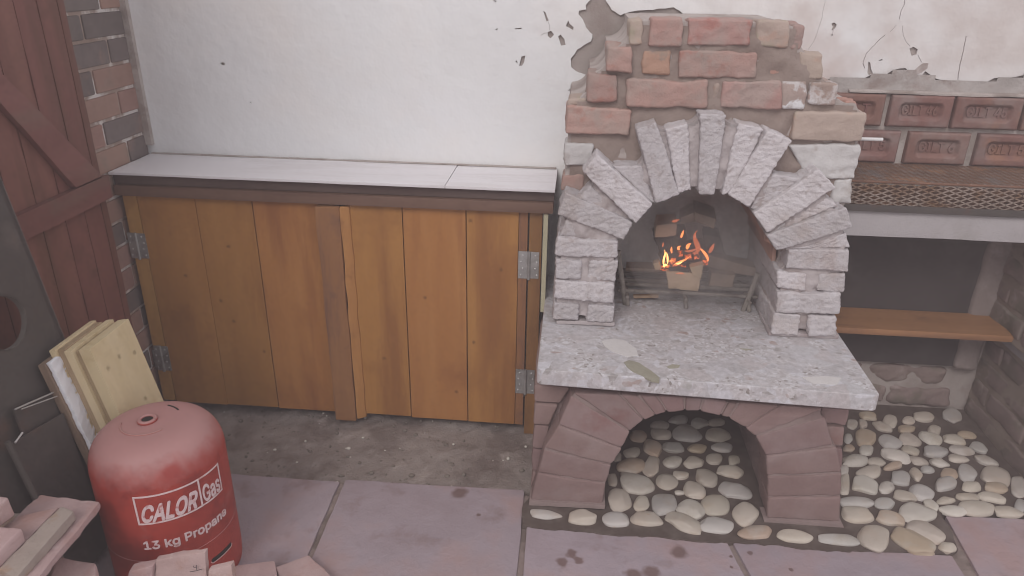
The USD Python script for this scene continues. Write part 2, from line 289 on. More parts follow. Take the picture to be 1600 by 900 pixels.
SCREW = look('screw_zinc', [(.62, .62, .62), (.7, .7, .7)], scale=25, rough=.35, metallic=.8, bump=.05, rand=.05)
BLACK_STEEL = look('dark_steel', [(.052, .045, .042), (.080, .068, .062)], scale=5, smear=(.125, .10, .09), smear_scale=6, smear_at=(.55, .74), smear2=(.10, .055, .04), smear2_scale=4, smear2_at=(.58, .7), bump=.12, bump_scale=60, rand=.05, rough=.55, spec=.4)
BRIGHT_EDGE = look('worn_steel_edge', [(.45, .43, .42), (.55, .53, .52)], scale=20, metallic=.5, rough=.4, rand=0, bump=.1)
RUST = look('rusted_steel', [(.115, .065, .045), (.19, .105, .065)], scale=16, smear=(.26, .14, .08), smear_scale=8, smear_at=(.54, .66), smear2=(.15, .12, .11), smear2_scale=10, bump=.5, bump_scale=130, rand=.04, rough=.8)
RUST_GREY = look('worn_rusted_steel', [(.24, .18, .15), (.32, .25, .22)], scale=16, smear=(.20, .12, .08), smear_scale=9, bump=.4, bump_scale=130, rand=0, rough=.7)
RUST_DARK = look('rusted_tray', [(.075, .045, .035), (.13, .07, .045)], scale=12, smear=(.19, .10, .055), smear_scale=7, bump=.5, bump_scale=130, rand=0, rough=.85)
GRATE_IRON = look('ash_grey_iron', [(.16, .14, .125), (.26, .235, .215)], scale=30, smear=(.10, .08, .07), smear_scale=16, bump=.6, bump_scale=130, rand=.08)
LOG_TAN = wood('split_log', [(.36, .255, .17), (.46, .34, .24)], (.26, .18, .12), axis=0, rand=.10, rough=.8)
LOG_SMOKED = wood('smoked_log', [(.17, .125, .095), (.26, .195, .15)], (.09, .07, .055), axis=0, rand=.12, rough=.8)
LOG_CHAR = look('charred_log', [(.018, .014, .012), (.04, .032, .028)], scale=30, bump=.9, bump_scale=70, rand=.1, smear=(.12, .10, .09), smear_scale=20, smear_at=(.6, .7))
RED_PAINT = look('dusty_red_paint', [(0.296, 0.031, 0.023), (0.348, 0.044, 0.034)], scale=7, smear=(0.222, 0.024, 0.02), smear_scale=9, smear_at=(.48, .62), smear2=(0.326, 0.116, 0.105), smear2_scale=10, smear2_at=(.60, .76), dust=((0.398, 0.215, 0.208), .08, .70, .90), spot=[((-.905, 1.345, .395), .012, .034, (0.296, 0.034, 0.029), .8), ((-1.14, 1.37, .385), .006, .028, (0.266, 0.034, 0.029), .7), ((-.97, 1.31, .37), .004, .02, (0.296, 0.041, 0.035), .5)], bump=.1, bump_scale=120, rand=0, rough=.55, spec=.4)
PRINT = look('white_print', [(.56, .42, .42), (.68, .55, .55)], scale=40, smear=(.46, .20, .18), smear_scale=45, smear_at=(.56, .66), bump=.05, rand=0, rough=.7)
BLACK = look('dark_hole', [(.02, .015, .013), (.03, .022, .02)], rand=0)
PENCIL = look('pencil_mark', [(.06, .055, .06), (.08, .07, .075)], rand=0)
# breccia of the hearth slab: clasts of all sizes in a pale matrix
BRECCIA = usdkit.material(stage, '/World/Looks/breccia_slab', {
    'g': ('geometry', {}), 'mp': ('mapping', {'scale': (1, 1.35, 1), 'rotation': (0, 0, .5)}), 'w': ('noise_texture', {'scale': 9.0, 'detail': 4.0}), 'wm': ('vector_math', {'math_type': 'multiply_add', 'vector2': (.09, .09, .09)}),
    'v1': ('voronoi_texture', {'scale': 13.0, 'randomness': 1.0}), 'v2': ('voronoi_texture', {'scale': 48.0}), 'v3': ('voronoi_texture', {'scale': 120.0}), 've': ('voronoi_texture', {'feature': 'distance_to_edge', 'scale': 13.0}),
    's1': ('separate_color', {}), 's2': ('separate_color', {}), 's3': ('separate_color', {}),
    'r1': ('rgb_ramp', {'interpolate': False, 'ramp': [(0, (.46, .425, .41)), (.22, (.50, .465, .45)), (.4, (.43, .395, .375)), (.55, (.55, .52, .51)), (.7, (.47, .42, .395)), (.86, (.49, .46, .44)), (.95, (.40, .37, .335))]}),
    'r2': ('rgb_ramp', {'interpolate': False, 'ramp': [(0, (.50, .455, .43)), (.3, (.56, .53, .52)), (.5, (.45, .41, .39)), (.72, (.52, .48, .46)), (.91, (.36, .325, .295)), (.97, (.40, .31, .27))]}),
    'r3': ('rgb_ramp', {'interpolate': False, 'ramp': [(0, (.52, .48, .455)), (.4, (.45, .405, .38)), (.75, (.60, .57, .55)), (.93, (.27, .235, .205))]}),
    'nm': ('noise_texture', {'scale': 7.0, 'detail': 5.0}), 'mm': ('map_range', {'from_min': .45, 'from_max': .55, 'clamp': True}), 'm1': ('mix_color', {}), 'nm2': ('noise_texture', {'scale': 14.0, 'detail': 5.0}), 'mm2': ('map_range', {'from_min': .48, 'from_max': .58, 'clamp': True}), 'm2': ('mix_color', {}),
    'fine': ('noise_texture', {'scale': 60.0, 'detail': 6.0, 'roughness': .7}), 'fr': ('rgb_ramp', {'ramp': [(.3, (.73, .75, .80)), (.7, (1.06, 1.10, 1.19))]}), 'mf': ('mix_color', {'blend_type': 'multiply', 'fac': 1.0}),
    'b': ('bump', {'strength': .12, 'distance': .002}), 'p': ('principled_bsdf', {'roughness': .5, 'specular_ior_level': .35})},
    [('g.position', 'mp.vector'), ('mp.vector', 'w.vector'), ('w.color', 'wm.vector1'), ('mp.vector', 'wm.vector3'), ('wm.vector', 'v1.vector'), ('wm.vector', 'v2.vector'), ('wm.vector', 'v3.vector'),
     ('v1.color', 's1.color'), ('v2.color', 's2.color'), ('v3.color', 's3.color'), ('s1.r', 'r1.fac'), ('s2.r', 'r2.fac'), ('s3.r', 'r3.fac'),
     ('mp.vector', 'nm.vector'), ('nm.fac', 'mm.value'), ('mm.result', 'm1.fac'), ('r2.color', 'm1.a'), ('r1.color', 'm1.b'), ('g.position', 'nm2.vector'), ('nm2.fac', 'mm2.value'), ('mm2.result', 'm2.fac'), ('m1.result', 'm2.a'), ('r3.color', 'm2.b'),
     ('g.position', 'fine.vector'), ('fine.fac', 'fr.fac'), ('m2.result', 'mf.a'), ('fr.color', 'mf.b'), ('mf.result', 'p.base_color'), ('fine.fac', 'b.height'), ('b.normal', 'p.normal')], surface='p.BSDF')
CLAST = look('green_clast', [(.27, .255, .20), (.35, .33, .27)], scale=40, rand=.1, rough=.5, bump=.05)
CLAST_PALE = look('pale_clast', [(.50, .475, .465), (.55, .53, .525)], scale=40, rand=.05, rough=.5, bump=.05)
def flame_look(name, col, strength, clear):
    return usdkit.material(stage, '/World/Looks/' + name, {'e': ('emission', {'color': col, 'strength': strength}), 't': ('transparent_bsdf', {}), 'm': ('mix_closure', {'fac': clear})},
                           [('e.emission', 'm.closure1'), ('t.BSDF', 'm.closure2')], surface='m.closure')
FLAME = [flame_look('flame_hot', (1, .46, .13), 4.5, .2), flame_look('flame_orange', (1, .26, .07), 2.6, .4), flame_look('flame_faint', (1, .22, .08), 1.2, .7)]

# ------------------------------------------------------------------ the setting: ground, gravel, paving, pebble bed
add('ground', bx(-5, 5, -4, 5, -.30, -.10, r=.01), SOIL, kind='structure')
gx, gy = np.meshgrid(np.linspace(-1.51, -.02, 120), np.linspace(1.78, 2.5, 60))
gz = -.058 + (meshkit.fbm(np.stack([gx * 9, gy * 9, gx * 0], -1), 4, 3) - .5) * .03 + (meshkit.fbm(np.stack([gx * 45, gy * 45, gx * 0], -1), 3, 5) - .5) * .010
gf = [(j * 120 + i, j * 120 + i + 1, (j + 1) * 120 + i + 1, (j + 1) * 120 + i) for j in range(59) for i in range(119)]
add('gravel_bed', trimesh.Trimesh(np.stack([gx, gy, gz], -1).reshape(-1, 3), [t for a, b, c, d in gf for t in ((a, b, c), (a, c, d))], process=False), GRAVEL, smooth=True, kind='structure')
ico = trimesh.creation.icosphere(subdivisions=1)
chips = []
r2 = np.random.default_rng(4)
for k in range(420):
    x, y = r2.uniform(-1.35, -.1), r2.uniform(1.88, 2.3); s = r2.choice([.0018, .003, .0045, .007], p=[.45, .35, .15, .05])
    c = ico.copy(); c.vertices = c.vertices * [s * r2.uniform(.8, 1.6), s * r2.uniform(.8, 1.4), s * .8]
    j, i = int((y - 1.78) / .72 * 59), int((x + 1.51) / 1.49 * 119)
    c.apply_translation((x, y, gz[j, i] + s * .4)); chips.append(c)
add('gravel', chips[:34], CHIP, smooth=True, kind='stuff', label='small pale stone chips strewn over the gritty ground below the cupboard', category='gravel')
add('grit', chips[34:300], SOIL, smooth=True, kind='stuff', label='fine dark grit lying on the bare ground below the cupboard', category='grit')

pav = thing('paving', kind='structure')
add('paving_bed', bx(-1.51, 1.9, -.6, 1.85, -.10, -.009, r=.002, res=.5), JOINT, pav)
def pslab(pts, seed):
    """pts: back left, back right, front right, front left (x, y)"""
    q = [(x, y, 0) for x, y in pts]
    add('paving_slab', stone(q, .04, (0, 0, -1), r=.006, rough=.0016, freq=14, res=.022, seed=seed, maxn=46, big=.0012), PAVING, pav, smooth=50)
J1a, J1b = at_z(536, 749, 0), at_z(478, 882, 0)
dj = (J1b - J1a) / (J1a[1] - J1b[1])
def jl(a, b, Y):
    t = (a[1] - Y) / (a[1] - b[1]); return a[0] + (b[0] - a[0]) * t
J2a, J2b = at_z(823, 768, 0), at_z(813, 895, 0)
J3a, J3b = at_z(1141, 848, 0), at_z(1168, 898, 0)
J4a, J4b = at_z(1492, 866, 0), at_z(1512, 898, 0)
e = .007
yA, yB, yC = 1.845, 1.862, 1.705
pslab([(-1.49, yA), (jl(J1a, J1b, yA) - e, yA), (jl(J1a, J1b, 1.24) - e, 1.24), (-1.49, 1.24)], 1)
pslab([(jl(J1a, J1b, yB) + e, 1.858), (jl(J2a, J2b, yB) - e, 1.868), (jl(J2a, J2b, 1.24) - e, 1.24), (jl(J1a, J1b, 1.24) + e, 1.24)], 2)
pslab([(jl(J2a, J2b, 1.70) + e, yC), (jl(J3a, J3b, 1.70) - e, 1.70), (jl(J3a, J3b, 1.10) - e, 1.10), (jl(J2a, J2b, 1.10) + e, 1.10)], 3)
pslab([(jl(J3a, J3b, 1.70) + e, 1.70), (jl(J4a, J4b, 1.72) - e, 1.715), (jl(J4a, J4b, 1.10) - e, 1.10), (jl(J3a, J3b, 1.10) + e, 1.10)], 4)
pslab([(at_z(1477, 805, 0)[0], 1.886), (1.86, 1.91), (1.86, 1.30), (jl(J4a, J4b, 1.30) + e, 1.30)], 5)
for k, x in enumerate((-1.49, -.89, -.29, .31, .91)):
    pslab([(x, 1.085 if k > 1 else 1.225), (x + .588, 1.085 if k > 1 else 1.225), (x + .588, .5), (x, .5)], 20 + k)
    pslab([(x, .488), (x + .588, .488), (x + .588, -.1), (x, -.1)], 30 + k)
bed = thing('pebble_bed', kind='structure')
edge = [at_z(*p, .0)[:2] for p in [(818, 790), (816, 824), (850, 829), (905, 831), (960, 838), (1030, 840), (1080, 847), (1140, 848), (1200, 852), (1250, 858), (1310, 862), (1345, 861), (1400, 862), (1488, 866)]]
edge2 = [at_z(*p, .0)[:2] for p in [(1497, 860), (1480, 820), (1466, 803), (1520, 800), (1640, 806)]]
outline = list(ragged(edge, .007, .010, 5, closed=False)) + list(ragged(edge2, .004, .012, 8, closed=False)) + [np.array([1.9, 1.9]), np.array([1.9, 2.52]), np.array([-.06, 2.52]), np.array([-.06, 1.87])]
add('mortar_bed', plate(Polygon(outline).buffer(0), -.05, .0042), PEBBLE_BED, bed, smooth=False)
D = [(260,152,42,20,10),(363,172,32,26,20),(446,172,30,18,5),(525,158,52,22,8),(655,152,50,32,15),(183,190,26,20,10),(233,186,18,24,-20),(325,202,42,20,20),(438,214,40,20,0),(568,217,34,22,20),(718,240,44,18,8),(165,255,20,22,0),(248,246,45,38,5),(360,270,50,32,20),(448,262,50,26,20),(550,254,54,28,20),(660,262,54,22,15),(775,300,45,22,25),(170,303,26,17,0),(250,310,32,24,0),(460,312,38,20,20),(577,317,58,28,0),(698,312,56,22,10),(188,360,58,28,0),(382,335,66,28,15),(300,366,42,20,3),(380,384,42,18,-10),(495,360,42,20,15),(592,370,46,22,15),(682,352,44,20,5),(810,362,55,22,18),(145,403,20,26,0),(262,415,56,32,-10),(412,442,45,32,10),(482,424,36,26,45),(538,402,32,18,5),(638,422,34,26,10),(722,416,50,34,30),(858,430,72,42,15),(150,468,26,42,0),(242,472,60,38,15),(345,484,38,26,0),(508,506,54,36,15),(618,470,54,34,-5),(745,480,46,24,8),(858,486,50,26,10),(965,480,32,42,0),(430,527,54,24,15),(205,553,75,27,3),(335,560,50,28,10),(552,566,40,24,25),(625,548,42,18,-5),(725,532,52,20,5),(840,534,62,22,12),(970,570,28,30,0),(490,603,90,42,3),(660,592,60,24,5),(762,578,78,32,8),(920,600,68,24,10),(207,616,74,38,5),(355,628,62,34,15),(530,692,95,42,25),(285,715,68,55,30),(460,730,120,40,28),(630,766,38,26,10),(120,730,95,26,5)]
C = [(145,610,68,20,5),(315,625,64,34,0),(465,632,54,34,0),(595,630,68,32,5),(770,648,78,34,20),(915,660,70,36,5),(1085,690,70,30,0),(1265,708,70,28,8),(475,540,50,48,-20),(577,560,33,34,0),(680,565,50,45,0),(800,583,60,40,20),(910,568,60,46,10),(1040,605,55,48,30),(550,470,72,42,10),(690,465,46,36,10),(815,503,50,34,20),(995,505,62,34,10),(745,515,20,12,0),(870,450,52,36,25),(755,437,35,20,0),(972,420,55,30,5),(448,455,22,26,0),(528,393,58,32,0),(625,398,34,40,0),(717,377,40,28,0),(815,377,42,28,0),(905,363,32,25,0),(990,370,26,20,10),(533,335,38,24,0),(628,315,46,34,20),(720,313,46,24,5),(825,315,42,22,5),(940,313,42,20,5),(470,355,20,22,0),(565,262,38,26,0),(665,255,46,24,5),(780,248,55,36,10),(915,255,55,30,5),(660,212,42,20,5),(745,190,42,20,0),(835,205,40,22,5),(910,200,40,18,0)]
peb = [(1270 + a / 3, 600 + b / 3, c / 3, d / 3, t) for a, b, c, d, t in D] + [(800 + a / 2.857, 590 + b / 2.857, c / 2.857, d / 2.857, t) for a, b, c, d, t in C]
ico3 = trimesh.creation.icosphere(subdivisions=3)
r3 = np.random.default_rng(12)
for k, (px, py, hw, hh, ang) in enumerate(peb):
    a = math.radians(ang)
    c = at_z(px, py + hh * .15, .004)
    U = at_z(px + hw * math.cos(a), py + hh * .15 + hw * math.sin(a), .004) - c
    W = at_z(px - hh * math.sin(a), py + hh * .15 + hh * math.cos(a), .004) - c
    lu, lw = np.linalg.norm(U), np.linalg.norm(W)
    h = min(.020, .42 * min(lu, lw) + .004)
    W = W * max(.62, 1 - .55 * h / lw)                # the visible height of the stone takes part of its picture
    v = ico3.vertices.copy()
    v = np.sign(v) * np.abs(v) ** r3.uniform(.80, 1.0)
    nz = np.stack([meshkit.noise(ico3.vertices * 1.1 + 7.3 * k + 31 * j, k) - .5 for j in range(3)], 1)
    v = v + nz * .52 * np.array([1, 1, .4])
    P = c + v[:, :1] * U * 1.06 + v[:, 1:2] * W * 1.34 + np.sign(v[:, 2:]) * np.abs(v[:, 2:]) ** .85 * np.array([0, 0, h * .85])
    P[:, 2] += h * .02
    me = trimesh.Trimesh(P, ico3.faces, process=False)
    if me.volume < 0: me.invert()
    mt = PEBBLES[r3.choice(4, p=[.50, .26, .16, .08])]
    add('pebble', me, mt, bed, smooth=True)

LATE = []
SMEAR_MORTAR = look('smear_mortar', [(.33, .30, .285), (.42, .39, .375)], scale=11, smear=(.27, .225, .205), smear_scale=6, bump=.7, bump_scale=90, rand=0)
# ------------------------------------------------------------------ the house wall
WY = 2.5
def wp(pts, Y=WY): return [at_y(px, py, Y)[[0, 2]] for px, py in pts]
hw = thing('house_wall', 'white painted rendered house wall with peeling patches and cracks', 'wall', (0, WY, 0))
add('bare_render', bx(-1.9, 3.2, WY + .007, WY + .25, -.1, 2.75, r=.004, res=.6), GREY_MORTAR, hw)
low = wp([(1283, 130), (1300, 121), (1325, 124), (1350, 123), (1365, 115), (1385, 116), (1400, 108), (1415, 107), (1425, 116), (1440, 118), (1446, 111), (1455, 119), (1470, 125), (1500, 126), (1520, 130), (1540, 129), (1552, 122), (1575, 122), (1600, 116), (1660, 112)])
body = [(-1.52, -.1), (.84, -.1), (.84, low[0][1])] + [tuple(p) for p in ragged(low, .004, .01, 3, closed=False)] + [(3.2, low[-1][1]), (3.2, 2.74), (-1.52, 2.74)]
plaster = Polygon(body).buffer(0)
patch = [(922, 1), (915, 8), (915, 14), (905, 17), (904, 23), (910, 31), (915, 44), (925, 55), (924, 65), (912, 72), (902, 77), (898, 85), (891, 93), (893, 106), (904, 114), (917, 117), (960, 125), (1100, 120), (1100, 40), (1070, 29), (1069, 21), (1053, 12), (1015, 15), (1000, 16), (976, 20), (970, 23), (955, 17), (947, 2), (940, -14), (928, -16)]
chipsw = [[(848.5, 17), (852, 19), (857.5, 32), (854, 34), (852, 27)], [(856, 50), (861, 48), (865.5, 54), (860, 60), (856, 56)], [(884, 41), (888, 32), (890, 37), (896, 42), (895.5, 47), (889, 43)], [(872, 57), (876, 54), (882, 61), (884, 70), (877, 71)],
          [(811, 103), (815, 88), (821, 87), (819, 97), (815, 103)], [(805, 96), (807, 94), (809, 99)], [(904, 130), (910, 122), (911, 130), (905, 132)], [(887, 141), (892, 138), (894, 140), (889, 142)], [(773, 46), (778, 44), (777, 47)], [(804, 44), (815, 43), (815, 45), (806, 45.5)], [(770, 0), (776, 1), (775, 4)],
          [(344, 99.5), (347, 97), (351, 98), (352, 101.5), (347, 102.5)], [(390, 159), (393, 159), (392, 162)], [(1299, 37), (1303, 35), (1307, 38), (1306, 43), (1301, 48), (1299, 46), (1301, 42)], [(1297, 55), (1301, 53), (1301, 56)], [(1421, 76), (1427, 73), (1434, 77), (1432, 85), (1424, 88)], [(1355, 114), (1357, 96), (1360, 98), (1361, 108), (1364, 115), (1358, 118)], [(1274, 94), (1278, 93), (1277, 96)], [(1372, 94), (1378, 92), (1379, 94), (1374, 95)]]
cracks = [([(1416, -8), (1412, 8), (1407, 17), (1405, 30)], .9), ([(1400, 40), (1394, 46), (1391, 50)], .4), ([(1382, 55), (1374, 62), (1366, 71), (1354, 82), (1350, 92), (1348, 99), (1351, 106)], .8), ([(1509, 57), (1506, 75), (1500, 100), (1496, 125)], 1.1), ([(1410, 40), (1411, 55), (1415, 64), (1421, 72)], .4), ([(1434, 86), (1441, 97)], .5),
          ([(857, 34), (859, 47)], .5), ([(845, 55), (851, 52), (856, 52)], .5), ([(1289, 0), (1283, 30), (1274, 60), (1262, 78)], .35), ([(1302, 47), (1300, 55)], .4)]
holes = [Polygon(ragged(wp(patch), .005, .009, 11)).buffer(0)]
for i, c in enumerate(chipsw): holes.append(Polygon(ragged(wp(c), .0012, .004, 20 + i)).buffer(0))
for i, (c, w) in enumerate(cracks): holes.append(LineString(ragged(wp(c), .0025, .006, 50 + i, closed=False)).buffer(.0011 * w))
plaster = plaster.difference(unary_union(holes))
add('painted_render', extrude(plaster, WY - .001, WY + .006), WHITE_RENDER, hw, smooth=False)
# grey mortar smeared along the foot of the render, above the stamped bricks
sm = [(1275, 150), (1283, 128), (1300, 119), (1325, 122), (1350, 121), (1365, 113), (1385, 114), (1400, 106), (1416, 105), (1441, 116), (1455, 117), (1470, 123), (1500, 124), (1540, 127), (1560, 120), (1600, 115), (1660, 112), (1660, 160)]
smear = Polygon(ragged(wp(sm), .006, .01, 71)).buffer(0)
LATE.append(lambda: add('mortar_smear', lumpy(smear.buffer(.007), WY - .004, WY + .004, .008, 8), SMEAR_MORTAR, hw, smooth=True))
sm2 = [(1418, 117), (1430, 108), (1441, 98), (1450, 98), (1449, 106), (1440, 112), (1428, 118)]
add('mortar_smear', extrude(Polygon(ragged(wp(sm2), .003, .01, 72)).buffer(0), WY - .0025, WY + .003), PALE_MORTAR, hw, smooth=False)

# ------------------------------------------------------------------ brick side wall on the left
SX = -1.51
sw = thing('side_wall', 'red and dark brick wall at right angles to the white wall', 'wall', (SX, 2.5, 0))
add('mortar', bx(SX - .22, SX - .006, .2, 2.5, -.08, 2.75, r=.003, res=.5), LIME_MORTAR, sw)
add('mortar', extrude(Polygon([(SX - .02, .9), (SX + .022, .9), (SX + .014, 2.74), (SX - .02, 2.74)]), WY - .02, WY - .0015), PALE_MORTAR, sw)
z0 = at_y(205, 57, 2.5)[2]
pat = {0: 'dd', 1: 'dd', 2: 'od', 3: 'oo', 4: 'do', 5: 'do', -1: 'od', -2: 'do'}
for row in range(-7, 17):
    zt = z0 - (row - 1) * .0822
    if zt > 2.7 or zt < .02: continue
    cut = [.112] if row % 2 else [.222]
    y = 2.492; k = 0
    while y > 1.4:
        L = cut[0] if k == 0 else .228
        c = pat.get(row, ('do', 'oo', 'od')[row % 3]); dark = (c[min(k, 1)] == 'd') if k < 2 else rng.random() < .4
        me = stone([(SX, y - L, zt), (SX, y, zt), (SX, y, zt - .072), (SX, y - L, zt - .072)], .10, (-1, 0, 0), r=.005, rough=.0012, seed=row * 13 + k + 400, res=.022)
        add('brick', me, DARK_BRICK if dark else ORANGE_FACE, sw)
        y -= L + .010; k += 1

# ------------------------------------------------------------------ fireplace
F1 = crop(850, 0, 2.904); F2 = crop(850, 170, 3.0); F3 = crop(820, 400, 2.807); F4 = crop(800, 590, 2.857)
fp = thing('outdoor_fireplace', 'hand built outdoor fireplace of split white stone and old brick with arched opening', 'fireplace', (.38, 2.1, 0))
YU, YA, YL = 2.12, 2.058, 1.80
polys_u, polys_a, polys_l, polys_b = [], [], [], []
def P3(cropf, q, Y): return [at_y(px, py, Y) for px, py in cropf(q)]
sid = [1000]
def block(name, cropf, q, Y, depth, mat, polys, **kw):
    sid[0] += 1
    pts = P3(cropf, q, Y)
    polys.append(Polygon([p[[0, 2]] for p in pts]).buffer(0))
    add(name, stone(pts, depth, (0, 1, 0), seed=sid[0], **kw), mat, fp, smooth=40)
R, T, O, LB = RUBY_BRICK, TAN_BRICK, HOT_BRICK, LIMED_BRICK
up = [([(388,88),(450,86),(445,205),(382,203)],T,0),([(482,85),(632,88),(622,215),(475,212)],R,.008),([(655,88),(945,92),(930,212),(645,205)],R,0),([(975,92),(1112,96),(1108,215),(965,208)],T,-.004),([(1125,108),(1178,112),(1168,232),(1118,225)],R,-.012),
      ([(285,208),(398,212),(405,330),(278,325)],R,.016),([(455,232),(572,228),(572,345),(448,338)],O,-.004),([(612,232),(968,238),(965,358),(605,350)],R,.004),([(1020,262),(1085,258),(1085,340),(1010,338)],O,-.010),([(1160,235),(1270,250),(1262,362),(1150,362)],T,-.006),
      ([(200,328),(330,340),(330,462),(192,460)],R,.004),([(372,362),(745,368),(740,490),(370,485)],R,.008),([(765,378),(795,378),(790,475),(760,475)],T,-.004),([(810,372),(1080,372),(1080,496),(800,490)],R,.004),([(1083,372),(1190,372),(1180,498),(1083,496)],LB,.004),([(1205,378),(1330,378),(1325,478),(1195,470)],LB,.004),([(1365,455),(1423,458),(1420,500),(1362,495)],O,-.02),([(110,445),(190,442),(190,478),(105,478)],T,-.012),
      ([(100,478),(398,500),(385,620),(95,605)],R,.006),([(1140,505),(1465,512),(1450,648),(1120,640)],T,.008),([(820,520),(1100,525),(1080,600),(830,600)],R,-.016),([(420,515),(690,505),(690,590),(430,590)],R,-.018),
      ([(95,645),(225,655),(215,745),(90,755)],PALE_BRICK,.004),([(1105,655),(1442,658),(1415,815),(1190,800)],PALE_BRICK,.004),([(80,800),(185,790),(180,866),(78,868)],R,-.006),([(1320,820),(1400,815),(1395,925),(1290,925)],PALE_BRICK,0)]
for q, mt, proud in up:
    block('brick', F1, q, YU - proud, .10 + proud, mt, polys_u, r=.006, rough=.005, freq=50, res=.008, big=.005, maxn=40)
vs = [[(100,390),(415,535),(375,615),(65,498)],[(215,360),(292,437),(275,474),(160,420)],[(250,215),(512,450),(430,538),(183,300)],[(320,268),(458,264),(520,440),(490,425)],[(432,98),(528,70),(637,405),(525,445)],[(570,95),(677,68),(688,385),(628,402)],[(730,24),(856,30),(800,402),(725,402)],[(908,68),(1033,95),(878,392),(832,402)],[(1050,98),(1162,150),(965,462),(863,405)],[(1070,305),(1205,328),(1000,482),(968,465)],[(1290,283),(1370,370),(1045,582),(983,490)],[(1322,418),(1378,452),(1105,572),(1062,572)],[(1418,465),(1447,557),(1090,670),(1043,592)]]
for i, q in enumerate(vs):
    short = i in (1, 3, 9, 11)
    Y = YA + (.010 if short else (-.008 if i in (2, 4, 6, 8, 10, 12) else 0))
    block('arch_stone', F2, q, Y, .15, WHITE_STONE, polys_a, r=.004, rough=.0048, freq=120, res=.0050, big=.0025, maxn=50)
pl = [(F2,[(105,522),(200,565),(200,600),(68,600)],.01),(F2,[(65,605),(346,618),(343,700),(50,692)],0),(F2,[(58,705),(182,712),(170,800),(55,802)],0),(F2,[(212,710),(346,712),(336,812),(208,806)],.004),(F3,[(132,112),(395,126),(390,208),(125,188)],-.004),(F3,[(125,203),(242,214),(236,284),(122,277)],0),(F3,[(278,218),(392,222),(388,294),(270,291)],0),
      (F2,[(1262,632),(1415,582),(1437,655),(1150,657)],.006),(F2,[(1145,662),(1433,660),(1426,764),(1133,750)],0),(F2,[(1098,764),(1238,775),(1226,857),(1092,843)],0),(F2,[(1290,780),(1418,766),(1405,866),(1280,852)],.006),(F3,[(1110,158),(1391,168),(1381,260),(1102,247)],-.006),(F3,[(1090,250),(1205,262),(1195,350),(1080,346)],-.004),(F3,[(1240,264),(1373,262),(1362,357),(1238,352)],0)]
for cf, q, pr in pl:
    block('pillar_stone', cf, q, YA + pr, .40, WHITE_STONE, polys_a, r=.005, rough=.0055, freq=105, res=.0055, big=.004, maxn=50)
op_px = [(961, 520), (962, 505), (964, 420), (966, 376), (975, 374), (993, 348), (1027, 321), (1058, 305), (1090, 303), (1135, 306), (1170, 326), (1197, 362), (1198, 394), (1212, 402), (1200, 520)]
opening = Polygon([at_y(px, py, YA)[[0, 2]] for px, py in op_px]).buffer(0)
ring = unary_union(polys_a).buffer(.030).buffer(-.036).difference(opening.buffer(-.002))
ring = ring.intersection(sbox(-3, .485, 3, 3))
add('pale_mortar', extrude(ring, YA + .026, YA + .12), STONE_MORTAR, fp, smooth=False)
LATE.append(lambda: add('mortar_face', lumpy(ring, YA + .015, WY, .013, 12, .006), STONE_MORTAR, fp, smooth=True))
# broad body of mortar behind the faces
opx = np.array(opening.exterior.coords); opening_in = opening.buffer(.012)
mass = unary_union(polys_u + polys_a).buffer(.045).buffer(-.052)
mass = mass.difference(opening_in).intersection(sbox(-3, .485, 3, 3))
def lumpy(poly, y0, y1, amp, seed, step=.012):
    """mortar face: an extruded outline whose front is a fine uneven sheet"""
    n = int((poly.bounds[2] - poly.bounds[0]) / step), int((poly.bounds[3] - poly.bounds[1]) / step)
    xs, zs = np.linspace(poly.bounds[0], poly.bounds[2], n[0]), np.linspace(poly.bounds[1], poly.bounds[3], n[1])
    V, F = {}, []
    g = np.array([(x, z) for z in zs for x in xs])
    ins = shapely.contains_xy(poly.buffer(-.002), g[:, 0], g[:, 1]).reshape(n[1], n[0])
    yy = y0 - (meshkit.fbm(np.c_[g * 28, np.zeros(len(g))] + seed, 4, seed) - .35) * amp * 2
    idx = -np.ones(len(g), int); vv = []
    for j in range(n[1] - 1):
        for i in range(n[0] - 1):
            q = [j * n[0] + i, j * n[0] + i + 1, (j + 1) * n[0] + i + 1, (j + 1) * n[0] + i]
            if ins[j, i] and ins[j, i + 1] and ins[j + 1, i + 1] and ins[j + 1, i]:
                for t in q:
                    if idx[t] < 0: idx[t] = len(vv); vv.append((g[t, 0], yy[t], g[t, 1]))
                F += [(idx[q[0]], idx[q[1]], idx[q[2]]), (idx[q[0]], idx[q[2]], idx[q[3]])]
    return trimesh.Trimesh(np.array(vv), np.array(F), process=False)
add('mortar', [extrude(mass, YU + .014, WY - .002)], PALE_MORTAR, fp, smooth=False)
add('mortar_face', lumpy(mass, YU + .012, WY, .011, 3), BROWN_MORTAR, fp, smooth=True)
for fn in LATE: fn()
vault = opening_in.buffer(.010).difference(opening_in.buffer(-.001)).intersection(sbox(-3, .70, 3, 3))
add('vault_lining', extrude(vault, YU + .02, WY - .004), look('vault_lining', [(.46, .25, .20), (.54, .32, .27)], scale=14, smear=(.34, .20, .17), smear_scale=7, bump=.6, rand=0), fp, smooth=False)  # lining added at chamber top, brick red with fire glow put into its colour
for pa, pb in (((868, 500), (962, 508)), ((1194, 515), (1309, 526))):
    a_, b_ = at_z(*pa, .485), at_z(*pb, .485)
    add('mortar_foot', bx(a_[0] + .004, b_[0] - .004, YA + .006, YA + .36, .4855, .500, r=.005, rough=.004, res=.012, seed=int(pa[0]), big=.004), STONE_MORTAR, fp)
